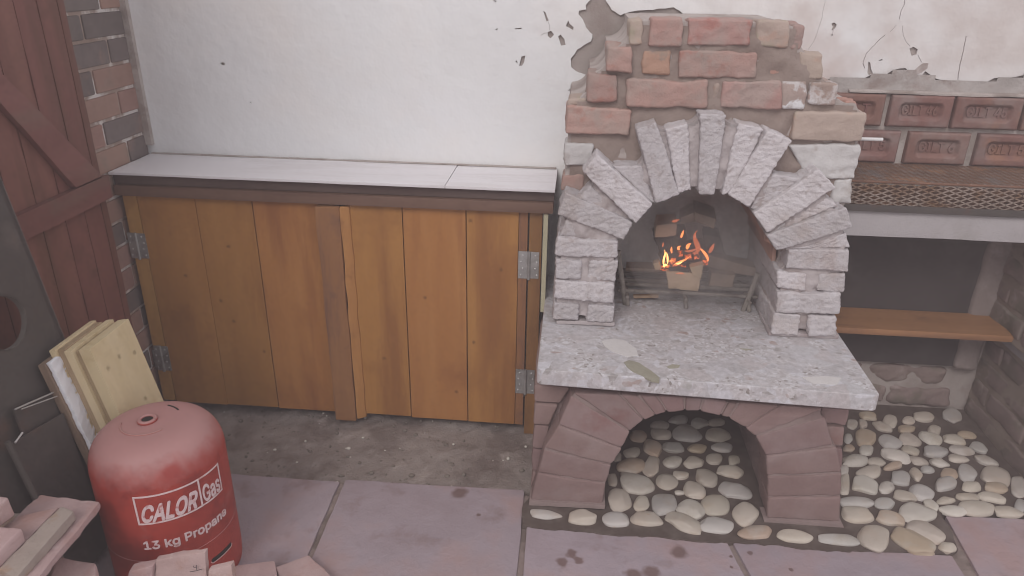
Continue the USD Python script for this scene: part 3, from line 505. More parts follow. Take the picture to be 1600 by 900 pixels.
# hearth slab
zs1 = .485; sl0, sl1 = at_z(839, 577, zs1), at_z(1377, 619, zs1)
sq = [(sl0[0], 2.48, zs1), (sl1[0] + .004, 2.48, zs1), (sl1[0], sl1[1], zs1), (sl0[0], sl0[1], zs1)]
def slab_mesh(poly, z1, th, bev=.004):
    rings = [(z1 - th, -bev), (z1 - th + bev, 0), (z1 - bev, 0), (z1 - bev * .3, -bev * .3), (z1, -bev)]
    base_ = np.array(poly.exterior.coords)[:-1]; n = len(base_)
    t = np.roll(base_, -1, 0) - np.roll(base_, 1, 0); t /= np.linalg.norm(t, axis=1, keepdims=True); nn = np.c_[t[:, 1], -t[:, 0]]
    if poly.exterior.is_ccw is False: nn = -nn
    V = np.vstack([np.c_[base_ + nn * o, np.full(n, z)] for z, o in rings]); F = []
    for k in range(len(rings) - 1):
        for i in range(n):
            a, b = k * n + i, k * n + (i + 1) % n; F += [(a, b, b + n), (a, b + n, a + n)]
    c = len(V); V = np.vstack([V, [[*base_.mean(0), z1 - th], [*base_.mean(0), z1]]])
    for i in range(n):
        F += [(c, (i + 1) % n, i), (c + 1, (len(rings) - 1) * n + i, (len(rings) - 1) * n + (i + 1) % n)]
    me = trimesh.Trimesh(V, np.array(F), process=False)
    if me.volume < 0: me.invert()
    return me
sp = Polygon([q[:2] for q in sq]); sp = shapely.geometry.polygon.orient(sp.buffer(-.016).buffer(.016, 8)); sp = Polygon(sp.exterior.segmentize(.03))
add('hearth_slab', slab_mesh(sp, zs1, .05), BRECCIA, fp, smooth=30)
def inlay(pts, mat, seed, z=zs1):
    q = [at_z(px, py, z)[:2] for px, py in pts]
    add('inclusion', plate(Polygon(ragged(q, .002, .008, seed)).buffer(0), z - .004, z + .0012), mat, fp, smooth=False)
inlay([(975, 566), (983, 563), (998, 567), (1018, 580), (1030, 590), (1030, 597), (1018, 595), (1002, 587), (990, 582), (978, 573)], CLAST, 91)
inlay([(1041, 573), (1050, 569), (1062, 571), (1060, 575), (1046, 576)], CLAST, 92)
inlay([(1253, 590), (1290, 588), (1315, 591), (1308, 601), (1270, 600)], CLAST_PALE, 93)
inlay([(940, 534), (958, 529), (978, 533), (994, 545), (997, 556), (980, 558), (955, 549), (945, 542)], CLAST_PALE, 94)
inlay([(1156, 545), (1166, 545), (1174, 546), (1165, 548)], CLAST, 95)
# lower arch of flat pink sandstone bricks
low_q = [[(112,428),(418,478),(405,575),(78,562)],[(140,322),(443,392),(420,473),(115,424)],[(206,214),(490,320),(446,388),(142,318)],[(262,82),(525,242),(492,316),(208,210)],[(275,72),(475,78),(587,190),(527,238)],[(482,75),(562,85),(640,170),(592,190)],[(568,80),(642,85),(690,156),(643,170)],[(650,82),(768,88),(769,150),(694,156)],[(776,90),(852,95),(838,150),(773,150)],[(860,95),(962,110),(931,172),(843,150)],[(970,110),(1012,115),(966,180),(935,173)],[(1018,112),(1192,125),(1042,226),(970,182)],[(1200,125),(1388,138),(1392,176),(1082,260),(1046,228)][:0] or [(1198,125),(1394,140),(1082,262),(1044,227)],[(1396,178),(1434,302),(1132,350),(1086,263)],[(1437,304),(1470,325),(1470,424),(1138,440)][:0] or [(1134,352),(1452,312),(1472,424),(1139,438)],[(1140,442),(1471,428),(1470,530),(1141,533)],[(1142,538),(1470,534),(1466,645),(1140,628)]]
for i, q in enumerate(low_q):
    block('arch_brick', F4, q, YL + (.003 if i % 2 else 0), .13, PINK_BRICK, polys_l, r=.006, rough=.003, freq=45, res=.012, big=.002)
side_q = [[(95,32),(260,45),(215,120),(98,112)],[(98,117),(205,124),(170,215),(95,210)],[(95,215),(165,220),(145,318),(92,312)],[(92,320),(142,325),(118,425),(90,415)],[(90,420),(118,428),(80,500),(83,490)],[(1380,135),(1515,145),(1492,215),(1385,205)],[(1385,218),(1490,220),(1480,312),(1400,300)],[(1400,318),(1478,318),(1474,410),(1420,408)]]
for q in side_q:
    block('brick', F4, q, YL + .055, .6, PINK_BRICK, polys_b, r=.008, rough=.003, freq=34, res=.02, big=.003, maxn=16)
lop = Polygon([at_y(px, py, YL)[[0, 2]] for px, py in F4([(408, 660), (415, 575), (440, 440), (462, 322), (522, 245), (590, 190), (690, 156), (770, 150), (840, 152), (932, 173), (1044, 228), (1086, 263), (1133, 352), (1140, 440), (1140, 660)])]).buffer(0)
lring = unary_union(polys_l).buffer(.02).buffer(-.023).difference(lop.buffer(.004)).intersection(sbox(-2, -.02, 2, .434))
add('pink_mortar', extrude(lring, YL + .006, YL + .12), look('pink_mortar', [(.225, .165, .158), (.27, .205, .195)], scale=14, smear=(.20, .14, .135), smear_scale=8, bump=.4, rand=0), fp, smooth=False)
lmass = unary_union(polys_l + polys_b).buffer(.03).buffer(-.036).difference(lop.buffer(.006)).intersection(sbox(-2, -.02, 2, .4345))
add('rear_masonry', extrude(lmass, YL + .072, WY - .003), look('rear_masonry', [(.20, .145, .138), (.25, .19, .18)], scale=9, smear=(.18, .13, .12), smear_scale=6, bump=.5, rand=0), fp, smooth=False)
# foot of mortar under the legs, and at the foot of the pillars
for pts in ([(826, 789), (828, 783), (945, 789), (944, 795)], [(1193, 812), (1315, 818), (1319, 824), (1195, 823)]):
    add('mortar_foot', extrude(Polygon(ragged([at_y(*p, YL - .008)[[0, 2]] for p in pts], .003, .01, 5)).buffer(0), YL - .010, YL + .05), look('foot_mortar_%d' % pts[0][0], [(.245, .18, .175), (.29, .22, .21)], scale=14, rand=0), fp, smooth=False)
rod = [at_y(1344, 217, 2.19), at_y(1379, 218, 2.19)]
add('rod', tube(rod, .005, 12), look('pale_rod', [(.55, .54, .54), (.62, .61, .61)], rand=0, rough=.4, bump=0), fp)

# ------------------------------------------------------------------ fire: grate, logs, flames
gr = thing('fire_grate', 'ash grey iron fire grate of welded bars standing on the hearth slab', 'grate', (.4, 2.3, zs1))
GY0, GY1 = 2.24, 2.44
for i in range(5):
    Y = GY0 + .01 + i * .045; zz = at_y(1080, 461, GY0)[2] + .004 * (i % 2)
    add('bar', tube([(.17, Y, zz), (.4, Y, zz + .002), (.62, Y, zz)], .0062, 8), GRATE_IRON, gr)
zg = at_y(1080, 461, GY0)[2]
for px in (980, 1072, 1172):
    x = at_y(px, 458, GY0)[0]
    add('cross_bar', tube([(x, GY0 - .02, zg - .010), (x, GY1 + .02, zg - .010)], .006, 8), GRATE_IRON, gr)
    add('foot', tube([(x, GY0 + .005, zg - .012), (x + .004, GY0 - .012, zs1 + .002)], .007, 8), GRATE_IRON, gr)
add('side_post', tube([at_y(966, 392, GY0), at_y(971, 430, GY0), at_y(977, 477, GY0)], .0085, 8), GRATE_IRON, gr)
add('side_post', tube([at_y(1184, 427, GY0), at_y(1172, 460, GY0), at_y(1160, 488, GY0)], .0085, 8), GRATE_IRON, gr)
def log(label, px, Y, depth, mat, seed, rough=.004, big=.004, name='firewood'):
    add(name, stone([at_y(x, y, Y) for x, y in px], depth, (0.06, 1, 0.05), r=.003, rough=rough, freq=60, res=.010, seed=seed, big=big, maxn=16), mat, smooth=40, label=label, category='firewood', group='firewood on the grate')
log('tan firewood block lying lowest in the middle of the grate', [(1040, 424), (1096, 428), (1091, 455), (1044, 451)], 2.26, .10, LOG_TAN, 1)
log('pale flat wood chunk standing on the front block beside the flames', [(1077, 418), (1099, 412), (1096, 435), (1082, 430)], 2.255, .03, LOG_TAN, 2)
log('long grey split log slanting down to the right side of the grate', [(1100, 398), (1196, 424), (1192, 436), (1098, 418)], 2.33, .06, LOG_SMOKED, 3)
log('square tan block on the right half of the grate behind the front bar', [(1112, 428), (1150, 430), (1145, 450), (1108, 448)], 2.30, .07, LOG_SMOKED, 4)
log('tan log end at the upper left of the fire stack', [(1026, 352), (1058, 349), (1056, 367), (1022, 372)], 2.30, .10, LOG_TAN, 5)
log('tan split log crossing the top of the fire stack', [(1086, 331), (1120, 342), (1116, 358), (1085, 346)], 2.30, .11, LOG_SMOKED, 6)
log('dark smoky log leaning at the top centre of the fire stack', [(1064, 341), (1085, 331), (1086, 346), (1064, 352)], 2.31, .09, LOG_SMOKED, 7)
log('charred black log under the upper left log end', [(1020, 374), (1070, 366), (1074, 388), (1028, 395)], 2.32, .10, LOG_CHAR, 8, .008, .008)
log('charred black log to the right of the flames', [(1100, 366), (1126, 372), (1130, 398), (1104, 392)], 2.33, .08, LOG_CHAR, 9, .008, .008)
log('charred black core log in the middle of the flames', [(1030, 394), (1104, 388), (1106, 422), (1034, 424)], 2.345, .10, LOG_CHAR, 10, .008, .008)
log('small pale wood offcut at the left edge of the glowing fire', [(1020, 412), (1030, 409), (1034, 420), (1024, 423)], 2.26, .03, LOG_TAN, 11, .001, .001)
log('short thin stick lying on the hearth slab below the left of the grate', [(989, 462), (1030, 461), (1030, 466), (990, 467)], 2.27, .014, LOG_TAN, 12, .002, .002)
log('thin dark plank lying along the left half of the grate bars', [(978, 418), (1042, 420), (1042, 426), (978, 424)], 2.33, .05, LOG_SMOKED, 13, .002, .002)
log('charcoal piece glowing beneath the flames on the front block', [(1046, 420), (1080, 421), (1078, 430), (1048, 429)], 2.262, .05, LOG_CHAR, 14, .006, .006)
fire = thing('fire', 'orange flames licking between the stacked logs inside the arched opening', 'fire', (.39, 2.27, zg))
def flame(pts, w, mt, Y=2.25, name='flame'):
    p = np.array([at_y(x, y, Y + .006 * math.sin(7 * i)) for i, (x, y) in enumerate(pts)])
    t = np.linspace(0, 1, len(p)); tt = np.linspace(0, 1, 14)
    from scipy.interpolate import CubicSpline
    q = CubicSpline(t, p)(tt); prof = np.sin(np.pi * np.clip(tt, .02, .985) ** .75) ** .9 + .03
    me = tube(q, w, 8, prof)
    v = me.vertices; c = q.mean(0); v[:, 1] = c[1] + (v[:, 1] - c[1]) * .6; me.vertices = v
    add(name, me, FLAME[mt], fire, smooth=True)
for a in [([(1038, 418), (1037, 406), (1039, 398), (1038, 390)], .0030, 0), ([(1043, 413), (1043, 402), (1041, 394)], .0028, 0), ([(1050, 396), (1049, 390), (1050, 385)], .003, 1), ([(1036, 417), (1040, 414), (1043, 416)], .004, 0),
          ([(1052, 415), (1062, 409), (1070, 406), (1080, 398)], .0034, 1), ([(1056, 412), (1062, 411), (1068, 406)], .0032, 0), ([(1062, 391), (1060, 387), (1064, 384)], .0045, 1), ([(1074, 390), (1075, 384), (1080, 380)], .0055, 1), ([(1082, 396), (1091, 388), (1086, 374), (1090, 360)], .008, 2), ([(1064, 372), (1066, 366), (1068, 359)], .0038, 1),
          ([(1106, 409), (1104, 400), (1098, 392), (1094, 388)], .0042, 1), ([(1108, 396), (1112, 388), (1116, 380)], .006, 2), ([(1050, 346), (1056, 345), (1062, 342)], .0045, 2), ([(1045, 409), (1050, 407), (1052, 409)], .003, 1), ([(1035, 386), (1036, 382), (1036, 378)], .003, 2), ([(1056, 428), (1064, 427), (1070, 429)], .0028, 2), ([(1070, 392), (1080, 392), (1092, 386)], .004, 2)]:
    flame(*a)

EMBER = usdkit.material(stage, '/World/Looks/ember_look', {'g': ('geometry', {}), 'n': ('noise_texture', {'scale': 120.0, 'detail': 3.0}), 'r': ('rgb_ramp', {'ramp': [(.42, (.015, .008, .006)), (.60, (.7, .10, .02)), (.72, (1, .35, .08))]}), 'e': ('emission', {'strength': 1.6})}, [('g.position', 'n.vector'), ('n.fac', 'r.fac'), ('r.color', 'e.color')], surface='e.emission')
for k, (x, y, w) in enumerate([(1036, 419, 5), (1046, 417, 6), (1058, 418, 5), (1067, 419, 4), (1052, 408, 4), (1076, 404, 5), (1088, 402, 4), (1064, 398, 4), (1102, 410, 4)]):
    q = [(x - w, y - 3), (x + w, y - 4), (x + w, y + 3), (x - w, y + 4)]
    add('ember', stone([at_y(a, b, 2.275) for a, b in q], .014, (0, 1, 0), r=.002, rough=.003, freq=120, res=.004, seed=900 + k, big=.003, maxn=8), EMBER, fire)
# ------------------------------------------------------------------ barbecue to the right
bq = thing('brick_barbecue', 'built in brick barbecue with concrete lintel and stamped bricks along its back', 'barbecue', (1.2, 2.35, 0))
YG = 2.472
def frog_brick(pxl, pxr, zt, zb, text, dark=0):
    x0, x1 = at_y(pxl, 175, YG)[0], at_y(pxr, 175, YG)[0]
    nx, nz = 56, 28
    xs, zs = np.linspace(x0, x1, nx), np.linspace(zb, zt, nz)
    X, Z = np.meshgrid(xs, zs); w, h = x1 - x0, zt - zb
    cx, cz = (x0 + x1) / 2, (zt + zb) / 2
    d = np.maximum(np.abs(X - cx) - (w / 2 - .026 - .018), 0) ** 2 + np.maximum(np.abs(Z - cz) - (h / 2 - .021 - .018), 0) ** 2
    e_ = np.sqrt(d) - .018                                 # signed distance to the frog's rounded rectangle
    dep = np.clip(-e_ / .012, 0, 1); dep = dep * dep * (3 - 2 * dep) * .013
    eb = np.minimum(np.minimum(X - x0, x1 - X), np.minimum(Z - zb, zt - Z)); rnd = np.clip(1 - eb / .006, 0, 1) ** 2 * .006
    nz_ = (meshkit.fbm(np.stack([X * 40, Z * 40, X * 0 + zt * 9], -1), 3, int(pxl)) - .5) * .005
    Yf = YG + dep + rnd + nz_
    V = np.stack([X, Yf, Z], -1).reshape(-1, 3); F = []
    for j in range(nz - 1):
        for i in range(nx - 1):
            a = j * nx + i; F += [(a, a + 1, a + nx + 1), (a, a + nx + 1, a + nx)]
    back = bx(x0 + .002, x1 - .002, YG + .016, YG + .045, zb + .002, zt - .002, r=.003)
    sides = []
    ring_ = [j * nx for j in range(nz)] ; 
    loop = [i for i in range(nx)] + [j * nx + nx - 1 for j in range(1, nz)] + [(nz - 1) * nx + i for i in range(nx - 2, -1, -1)] + [j * nx for j in range(nz - 2, 0, -1)]
    n0 = len(V); V2 = V[loop].copy(); V2[:, 1] = YG + .05; V = np.vstack([V, V2]); n = len(loop)
    for i in range(n):
        a, b = loop[i], loop[(i + 1) % n]; F += [(a, n0 + i, n0 + (i + 1) % n), (a, n0 + (i + 1) % n, b)]
    br = add('brick', trimesh.Trimesh(V, np.array(F), process=False), FROG_BRICK, bq, smooth=40)
    if text:
        t = meshkit.text_mesh(text, .030, .005, bold=True); bb = t.bounds
        v = t.vertices; sc = min(1.25, (w - .080) / (bb[1][0] - bb[0][0]))
        v = np.c_[(v[:, 0] - (bb[0][0] + bb[1][0]) / 2) * sc + cx, YG + .0140 - v[:, 2], v[:, 1] - .013 + cz + .002]
        t.vertices = v
        if t.volume < 0: t.invert()
        add('lettering', t, FROG_BRICK, br, smooth=False)
zr = [at_y(1450, 150, YG)[2], at_y(1450, 200, YG)[2], at_y(1450, 207, YG)[2], at_y(1450, 257, YG)[2]]
for a in [(1290, 1381, 0, 1, 'GILT'), (1390, 1488, 0, 1, 'GILT 46'), (1492, 1598, 0, 1, 'GILT 45'), (1602, 1705, 0, 1, 'GILT'), (1320, 1417, 2, 3, 'GILT 5'), (1430, 1529, 2, 3, 'GILT 6'), (1542, 1642, 2, 3, 'GILT 5')]:
    frog_brick(a[0], a[1], zr[a[2]], zr[a[3]], a[4])
add('mortar', bx(.86, 2.0, YG + .021, WY + .006, .19, zr[0] + .004, r=.004, rough=.003, res=.04, big=.003, seed=5), PALE_MORTAR, bq)
zl = at_y(1450, 150, YG)[2]
add('mortar', bx(.86, 2.0, YG + .004, WY - .002, zl + .001, zl + .012, r=.004, rough=.004, res=.03, big=.003, seed=6, maxn=60), PALE_MORTAR, bq)
add('slate_panel', bx(.80, 1.425, YG - .004, YG + .010, .20, .86, r=.002, rough=.001, res=.06), SLATE, bq)
for k, (x0, x1, z0_, z1_) in enumerate([(.9, 1.12, .115, .185), (1.135, 1.40, .112, .182), (.84, .98, .02, .095), (.995, 1.21, .02, .095), (1.22, 1.45, .015, .09)]):
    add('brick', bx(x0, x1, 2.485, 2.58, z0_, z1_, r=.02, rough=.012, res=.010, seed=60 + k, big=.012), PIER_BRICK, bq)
add('mortar', bx(.80, 1.9, 2.496, 2.6, -.05, .2, r=.004), GREY_MORTAR, bq)
add('lintel', bx(.76, 2.0, 2.20, 2.315, .771, .851, r=.005, rough=.002, res=.03, maxn=50, seed=9, big=.0015), CONCRETE, bq)
# pier on the right: rows of bricks along its inner face
add('mortar', bx(1.476, 1.8, 1.94, 2.5, .385, .77, r=.004, rough=.005, res=.03, big=.006, seed=31), BROWN_MORTAR, bq)
add('mortar', bx(1.512, 1.8, 1.90, 2.5, -.04, .345, r=.004, rough=.005, res=.03, big=.006, seed=32), BROWN_MORTAR, bq)
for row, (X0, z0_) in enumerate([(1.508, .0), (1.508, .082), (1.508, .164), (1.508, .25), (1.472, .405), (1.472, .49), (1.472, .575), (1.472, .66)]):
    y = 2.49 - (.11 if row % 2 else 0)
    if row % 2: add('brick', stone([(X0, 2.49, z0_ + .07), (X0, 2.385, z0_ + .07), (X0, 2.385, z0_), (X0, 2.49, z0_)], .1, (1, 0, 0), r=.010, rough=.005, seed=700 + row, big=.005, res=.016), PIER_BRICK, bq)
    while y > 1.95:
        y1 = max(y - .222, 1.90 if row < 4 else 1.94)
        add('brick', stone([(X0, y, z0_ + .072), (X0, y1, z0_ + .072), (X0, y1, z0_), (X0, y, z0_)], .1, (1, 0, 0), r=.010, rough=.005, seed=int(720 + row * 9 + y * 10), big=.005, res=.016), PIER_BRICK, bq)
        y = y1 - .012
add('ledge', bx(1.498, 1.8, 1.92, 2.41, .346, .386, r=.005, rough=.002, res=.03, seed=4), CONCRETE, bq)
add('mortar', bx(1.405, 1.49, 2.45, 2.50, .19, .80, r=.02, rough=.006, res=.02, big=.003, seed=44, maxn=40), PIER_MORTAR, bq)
sh = add('wooden_shelf', bx(.80, 1.478, 2.295, 2.466, .393, .416, r=.004, rough=.0006, res=.04, seed=2), SHELF_WOOD, label='varnished wooden shelf board spanning the barbecue recess below the lintel', category='shelf')
# expanded metal grill
gl = thing('grill_basket', 'rusty expanded metal grill resting on the concrete lintel of the barbecue', 'grill', (1.2, 2.35, .86))
def expanded(o, U, V, nu, nv, su, sv, w=.0022, t=.0014):
    """diamond mesh in the plane of U and V; su, sv: size of a diamond"""
    o, U, V = map(lambda a: np.asarray(a, float), (o, U, V)); N = np.cross(U, V); out_v, out_f = [], []
    def strand(p, q):
        d = q - p; d /= np.linalg.norm(d); s = np.cross(N, d) * w / 2; n_ = N * t / 2
        b = len(out_v) * 8
        out_v.append(np.array([p - s - n_, p + s - n_, p + s + n_, p - s + n_, q - s - n_, q + s - n_, q + s + n_, q - s + n_]))
        for f in ((0, 1, 5), (0, 5, 4), (1, 2, 6), (1, 6, 5), (2, 3, 7), (2, 7, 6), (3, 0, 4), (3, 4, 7)): out_f.append(tuple(b + k for k in f))
    for j in range(nv):
        for i in range(nu):
            c = o + U * su * (i + (.5 if j % 2 else 0)) + V * sv * .5 * j
            strand(c, c + U * su * .5 + V * sv * .5); strand(c + U * su * .5 + V * sv * .5, c + U * su)
            strand(c, c + U * su * .5 - V * sv * .5) if j == 0 else None
    return trimesh.Trimesh(np.concatenate(out_v), np.array(out_f), process=False)
zT = .932
add('top_mesh', expanded((.775, 2.228, zT), (1, 0, 0), (0, 1, 0), 26, 33, .038, .0152), RUST, gl, smooth=False)
add('front_mesh', expanded((.775, 2.226, zT - .002), (1, 0, 0), (0, .08, -1), 26, 9, .038, .0152, w=.0034, t=.002), RUST_GREY, gl, smooth=False)
add('tray', [bx(.785, 1.8, 2.30, 2.304, .862, .898, r=.001), bx(.785, 1.8, 2.24, 2.47, .856, .861, r=.001)], RUST_DARK, gl)
add('front_bar', [bx(.778, 1.85, 2.192, 2.222, .853, .857, r=.001), bx(.778, 1.85, 2.188, 2.192, .853, .874, r=.001)], BLACK_STEEL, gl)
add('side_bar', bx(.772, .778, 2.19, 2.47, .853, .935, r=.001), BLACK_STEEL, gl)
add('rim', [tube([(.775, 2.226, zT + .002), (1.8, 2.226, zT + .002)], .004, 8)], RUST, gl)

# ------------------------------------------------------------------ low cupboard with tiled top
cb = thing('low_cupboard', 'long low cupboard of stained pine doors under a pale tiled top', 'cupboard', (-.8, 2.3, 0))
zt = .8675
tj = at_z(700, 282, zt)[0]
add('worktop_tile', stone([(SX + .004, 2.497, zt), (tj - .0007, 2.497, zt), (tj - .0007, 2.232, zt), (SX + .004, 2.232, zt)], .0085, (0, 0, -1), r=.0012, res=.1, maxn=10), TILE, cb)
add('worktop_tile', stone([(tj + .0007, 2.497, zt - .0004), (-.050, 2.497, zt - .0004), (-.050, 2.232, zt - .0004), (tj + .0007, 2.232, zt - .0004)], .0085, (0, 0, -1), r=.0012, res=.1, maxn=10), TILE, cb)
add('sealant', bx(SX + .01, -.055, 2.486, 2.499, zt, zt + .004, r=.0015, rough=.002, res=.03, maxn=60, seed=3), PALE_MORTAR, cb)
add('upper_rail', bx(SX + .006, -.052, 2.252, 2.30, .824, zt - .009, r=.002, res=.1), DARK_RAIL, cb)
add('lower_rail', bx(SX + .006, -.052, 2.236, 2.30, .786, .8235, r=.006, res=.05, rough=.0006, maxn=30), RAIL_WOOD, cb)
YD = 2.258
def dx(px, py=480): return at_y(px, py, YD)[0]
zb = at_y(600, 648, YD)[2]
def door(planks, label):
    d = add('door', bx(planks[0][0] + .01, planks[-1][1] - .01, YD + .02, YD + .035, zb + .02, .775, r=.002), DOOR_DARK, cb, label=label)
    for i, (x0, x1, mt, dz) in enumerate(planks):
        add('plank', stone([(x0, YD, .784), (x1, YD, .784), (x1, YD, zb + dz), (x0, YD, zb + dz)], .0195, (0, 1, 0), r=.0022, rough=.0006, freq=12, res=.06, seed=int(1000 + x0 * 333), big=.0005), mt, d)
    return d
B = [at_y(190, 302, YD)[0], at_y(212, 303, YD)[0], at_y(303, 306, YD)[0], at_y(393, 312, YD)[0], at_y(492, 316, YD)[0]]
g = .0012
door([(B[0], B[1] - g, DOOR_EDGE, .004), (B[1] + g, B[2] - .0004, DOOR_WOOD, 0), (B[2] + .0004, B[3] - g, DOOR_WOOD, .002), (B[3] + g, at_y(522, 317, YD)[0], DOOR_WOOD, 0)], 'left door with hinges on its left edge')
C2 = [at_y(540, 320, YD)[0], at_y(628, 328, YD)[0], at_y(728, 330, YD)[0], at_y(811, 334, YD)[0], at_y(826, 334, YD)[0]]
door([(C2[0], C2[1] - g, DOOR_WOOD, 0), (C2[1] + g, C2[2] - g, DOOR_WOOD, -.004), (C2[2] + g, C2[3] - .0004, DOOR_WOOD, -.006), (C2[3] + .0004, C2[4] - g, DOOR_DARK, -.006)], 'right door with hinges on its right edge')
ca, cbx, cc = at_y(490, 316, YD - .03)[0], at_y(528, 318, YD - .03)[0], at_y(547, 319, YD)[0]
zc0, zc1 = at_y(520, 656, YD - .03)[2], .783
add('cover_strip', stone([(ca, YD - .030, zc1), (cbx, YD - .030, zc1), (cbx + .002, YD - .030, zc0), (ca + .004, YD - .030, zc0)], .029, (0, 1, 0), r=.004, rough=.001, freq=10, res=.04, seed=77, big=.002), DOOR_DARK, cb)
add('waney_edge', stone([(cbx + .0005, YD - .026, zc1), (cc, YD - .008, zc1), (cc + .002, YD - .008, zc0 + .003), (cbx + .0025, YD - .026, zc0 + .003)], .02, (0, 1, 0), r=.006, rough=.002, freq=9, res=.03, seed=78, big=.003), DOOR_EDGE, cb)
add('side_stile', bx(at_y(827, 335, YD)[0] + .001, at_y(848, 335, YD)[0], YD + .001, YD + .03, zb - .05, .784, r=.002, res=.1), wood('stile_pine', [(.20, .095, .032), (.26, .13, .045)], (.16, .075, .03), rand=0), cb)
tr = [at_y(849, 334, 2.25)[0] + .001, at_y(857, 334, 2.25)[0]]
add('trim_strip', bx(tr[0], tr[1], 2.245, 2.256, at_y(850, 487, 2.25)[2], .784, r=.001), TRIM, cb)
def hinge(px, side, label=None):
    q = [at_y(x, y, YD - .0025) for x, y in px]
    xm = (q[0] + q[1] + q[2] + q[3])[0] / 4; x0, x1 = (q[0][0] + q[3][0]) / 2, (q[1][0] + q[2][0]) / 2; z1, z0_ = (q[0][2] + q[1][2]) / 2, (q[2][2] + q[3][2]) / 2
    xk = x0 + (x1 - x0) * (.52 if side > 0 else .48)
    hp = add('hinge', [bx(x0, xk - .004, YD - .003, YD - .0008, z0_, z1, r=.0006), bx(xk + .004, x1, YD - .0025, YD - .0004, z0_ + .001, z1 - .001, r=.0006)], ZINC, cb, label=label)
    add('knuckle', tube([(xk, YD - .005, z0_ - .002), (xk, YD - .005, z1 + .001)], .0048, 10), ZINC, hp)
    for s in (-1, 1):
        for k in range(4):
            xx = xk + s * ((x1 - x0) * (.30 if k % 2 else .38)); zz = z0_ + (z1 - z0_) * (.14 + .24 * k)
            c = trimesh.creation.icosphere(subdivisions=1, radius=.0034); c.vertices = c.vertices * [1, .5, 1]; c.apply_translation((xx, YD - .0035, zz))
            add('screw', c, SCREW, hp, smooth=True)
hinge([(198, 364), (227, 364), (232, 404), (206, 404)], -1)
hinge([(240, 540), (263, 541), (267, 579), (246, 579)], -1)
hinge([(810, 393), (843, 393), (841, 436), (809, 435)], 1)
hinge([(806, 577), (836, 578), (834, 616), (805, 614)], 1)
for px, py in ((188, 372), (240, 548)):
    c = at_y(px + 4, py, 2.262)
    add('hinge_leaf', bx(SX + .006, B[0] + .004, YD + .01, YD + .013, c[2] - .075, c[2] - .002, r=.0008), ZINC, cb)

# ------------------------------------------------------------------ red gate folded back against the side wall
GX = -1.442
gt = thing('wooden_gate', 'old dark red ledged and braced wooden gate folded back against the brick wall', 'gate', (GX, 1.6, .04))
ye = at_x(100, 0, GX)[1]; edges_y = [at_x(p, 0, GX)[1] for p in (57, 20)]
ys = [ye, at_x(93, 0, GX)[1] - .012] + edges_y
while ys[-1] > .95: ys.append(ys[-1] - .095)
for k in range(len(ys) - 1):
    y1, y0 = ys[k] - .0012, ys[k + 1] + .0012
    add('plank', stone([(GX, y0, 1.95), (GX, y1, 1.95), (GX, y1, .04), (GX, y0, .04)], .022, (-1, 0, 0), r=.003, rough=.001, freq=8, res=.05, seed=300 + k, big=.001), GATE_WOOD, gt)
def gate_bar(name, pts, seed, th=.022):
    add(name, stone([at_x(px, py, GX + th) for px, py in pts], th - .0005, (-1, 0, 0), r=.003, rough=.0012, freq=12, res=.03, seed=seed, big=.0015), GATE_RAIL, gt)
lt, lb = at_x(100, 304, GX + .022)[2], at_x(110, 342, GX + .022)[2]
add('ledge', stone([(GX + .022, 1.0, lt - .004), (GX + .022, ye + .004, lt), (GX + .022, ye + .004, lb), (GX + .022, 1.0, lb)], .0215, (-1, 0, 0), r=.003, rough=.0014, freq=12, res=.03, seed=41, big=.002), GATE_RAIL, gt)
add('ledge', stone([(GX + .022, 1.0, 1.80), (GX + .022, ye, 1.80), (GX + .022, ye, 1.72), (GX + .022, 1.0, 1.72)], .0215, (-1, 0, 0), r=.003, res=.03, seed=42), GATE_RAIL, gt)
add('ledge', stone([(GX + .022, 1.0, .27), (GX + .022, ye, .27), (GX + .022, ye, .19), (GX + .022, 1.0, .19)], .0215, (-1, 0, 0), r=.003, res=.03, seed=43), GATE_RAIL, gt)
b1, b2, b3, b4 = at_x(0, 110, GX + .02), at_x(158, 262, GX + .02), at_x(118, 288, GX + .02), at_x(0, 160, GX + .02)
b3[2] = b2[2] = lt + .002
ext = 1.05
add('brace', stone([b1 + (b1 - b2) * ext, b2, b3, b4 + (b4 - b3) * ext], .0195, (-1, 0, 0), r=.003, rough=.0012, freq=12, res=.03, seed=44, big=.0012), GATE_RAIL, gt)

# ------------------------------------------------------------------ dark steel sheets leaning on the gate
def plane_pt(px, py, p0, n):
    d = ray(px, py); return EYE + d * (np.dot(p0 - EYE, n) / np.dot(d, n))
sl = np.array([-.135, 0, 1.0]); sl /= np.linalg.norm(sl)
p0 = np.array([-1.375, 1.63, 1.0]); alongY = np.array([0, 1.0, 0]); nrm = np.cross(alongY, sl)
if nrm[0] < 0: nrm = -nrm
def sheet(poly2, th=.012):
    """poly2 in (y, distance along the slope) -> mesh on the leaning plane"""
    out = []
    for gpoly in getattr(poly2, 'geoms', [poly2]):
        me = trimesh.creation.extrude_polygon(gpoly, th, engine='earcut'); v = me.vertices
        me.vertices = p0 + (v[:, :1] - p0[1]) * alongY + v[:, 1:2] * sl + (v[:, 2:] - th) * nrm
        if me.volume < 0: me.invert()
        out.append(me)
    return trimesh.util.concatenate(out)
hc = plane_pt(8, 504, p0, nrm); hs = np.dot(hc - p0, sl); he = plane_pt(46, 504, p0, nrm)
hr = abs(np.dot(he - hc, alongY)) ; hr2 = np.linalg.norm(plane_pt(8, 462, p0, nrm) - hc)
hole = Point(0, 0).buffer(1, 24); hole = shapely.affinity.scale(hole, max(hr, .02), hr2); hole = shapely.affinity.translate(hole, hc[1], hs)
top = Polygon([(1.05, -.98), (1.63, -.98), (1.63, .40), (1.05, .40)]).difference(hole)
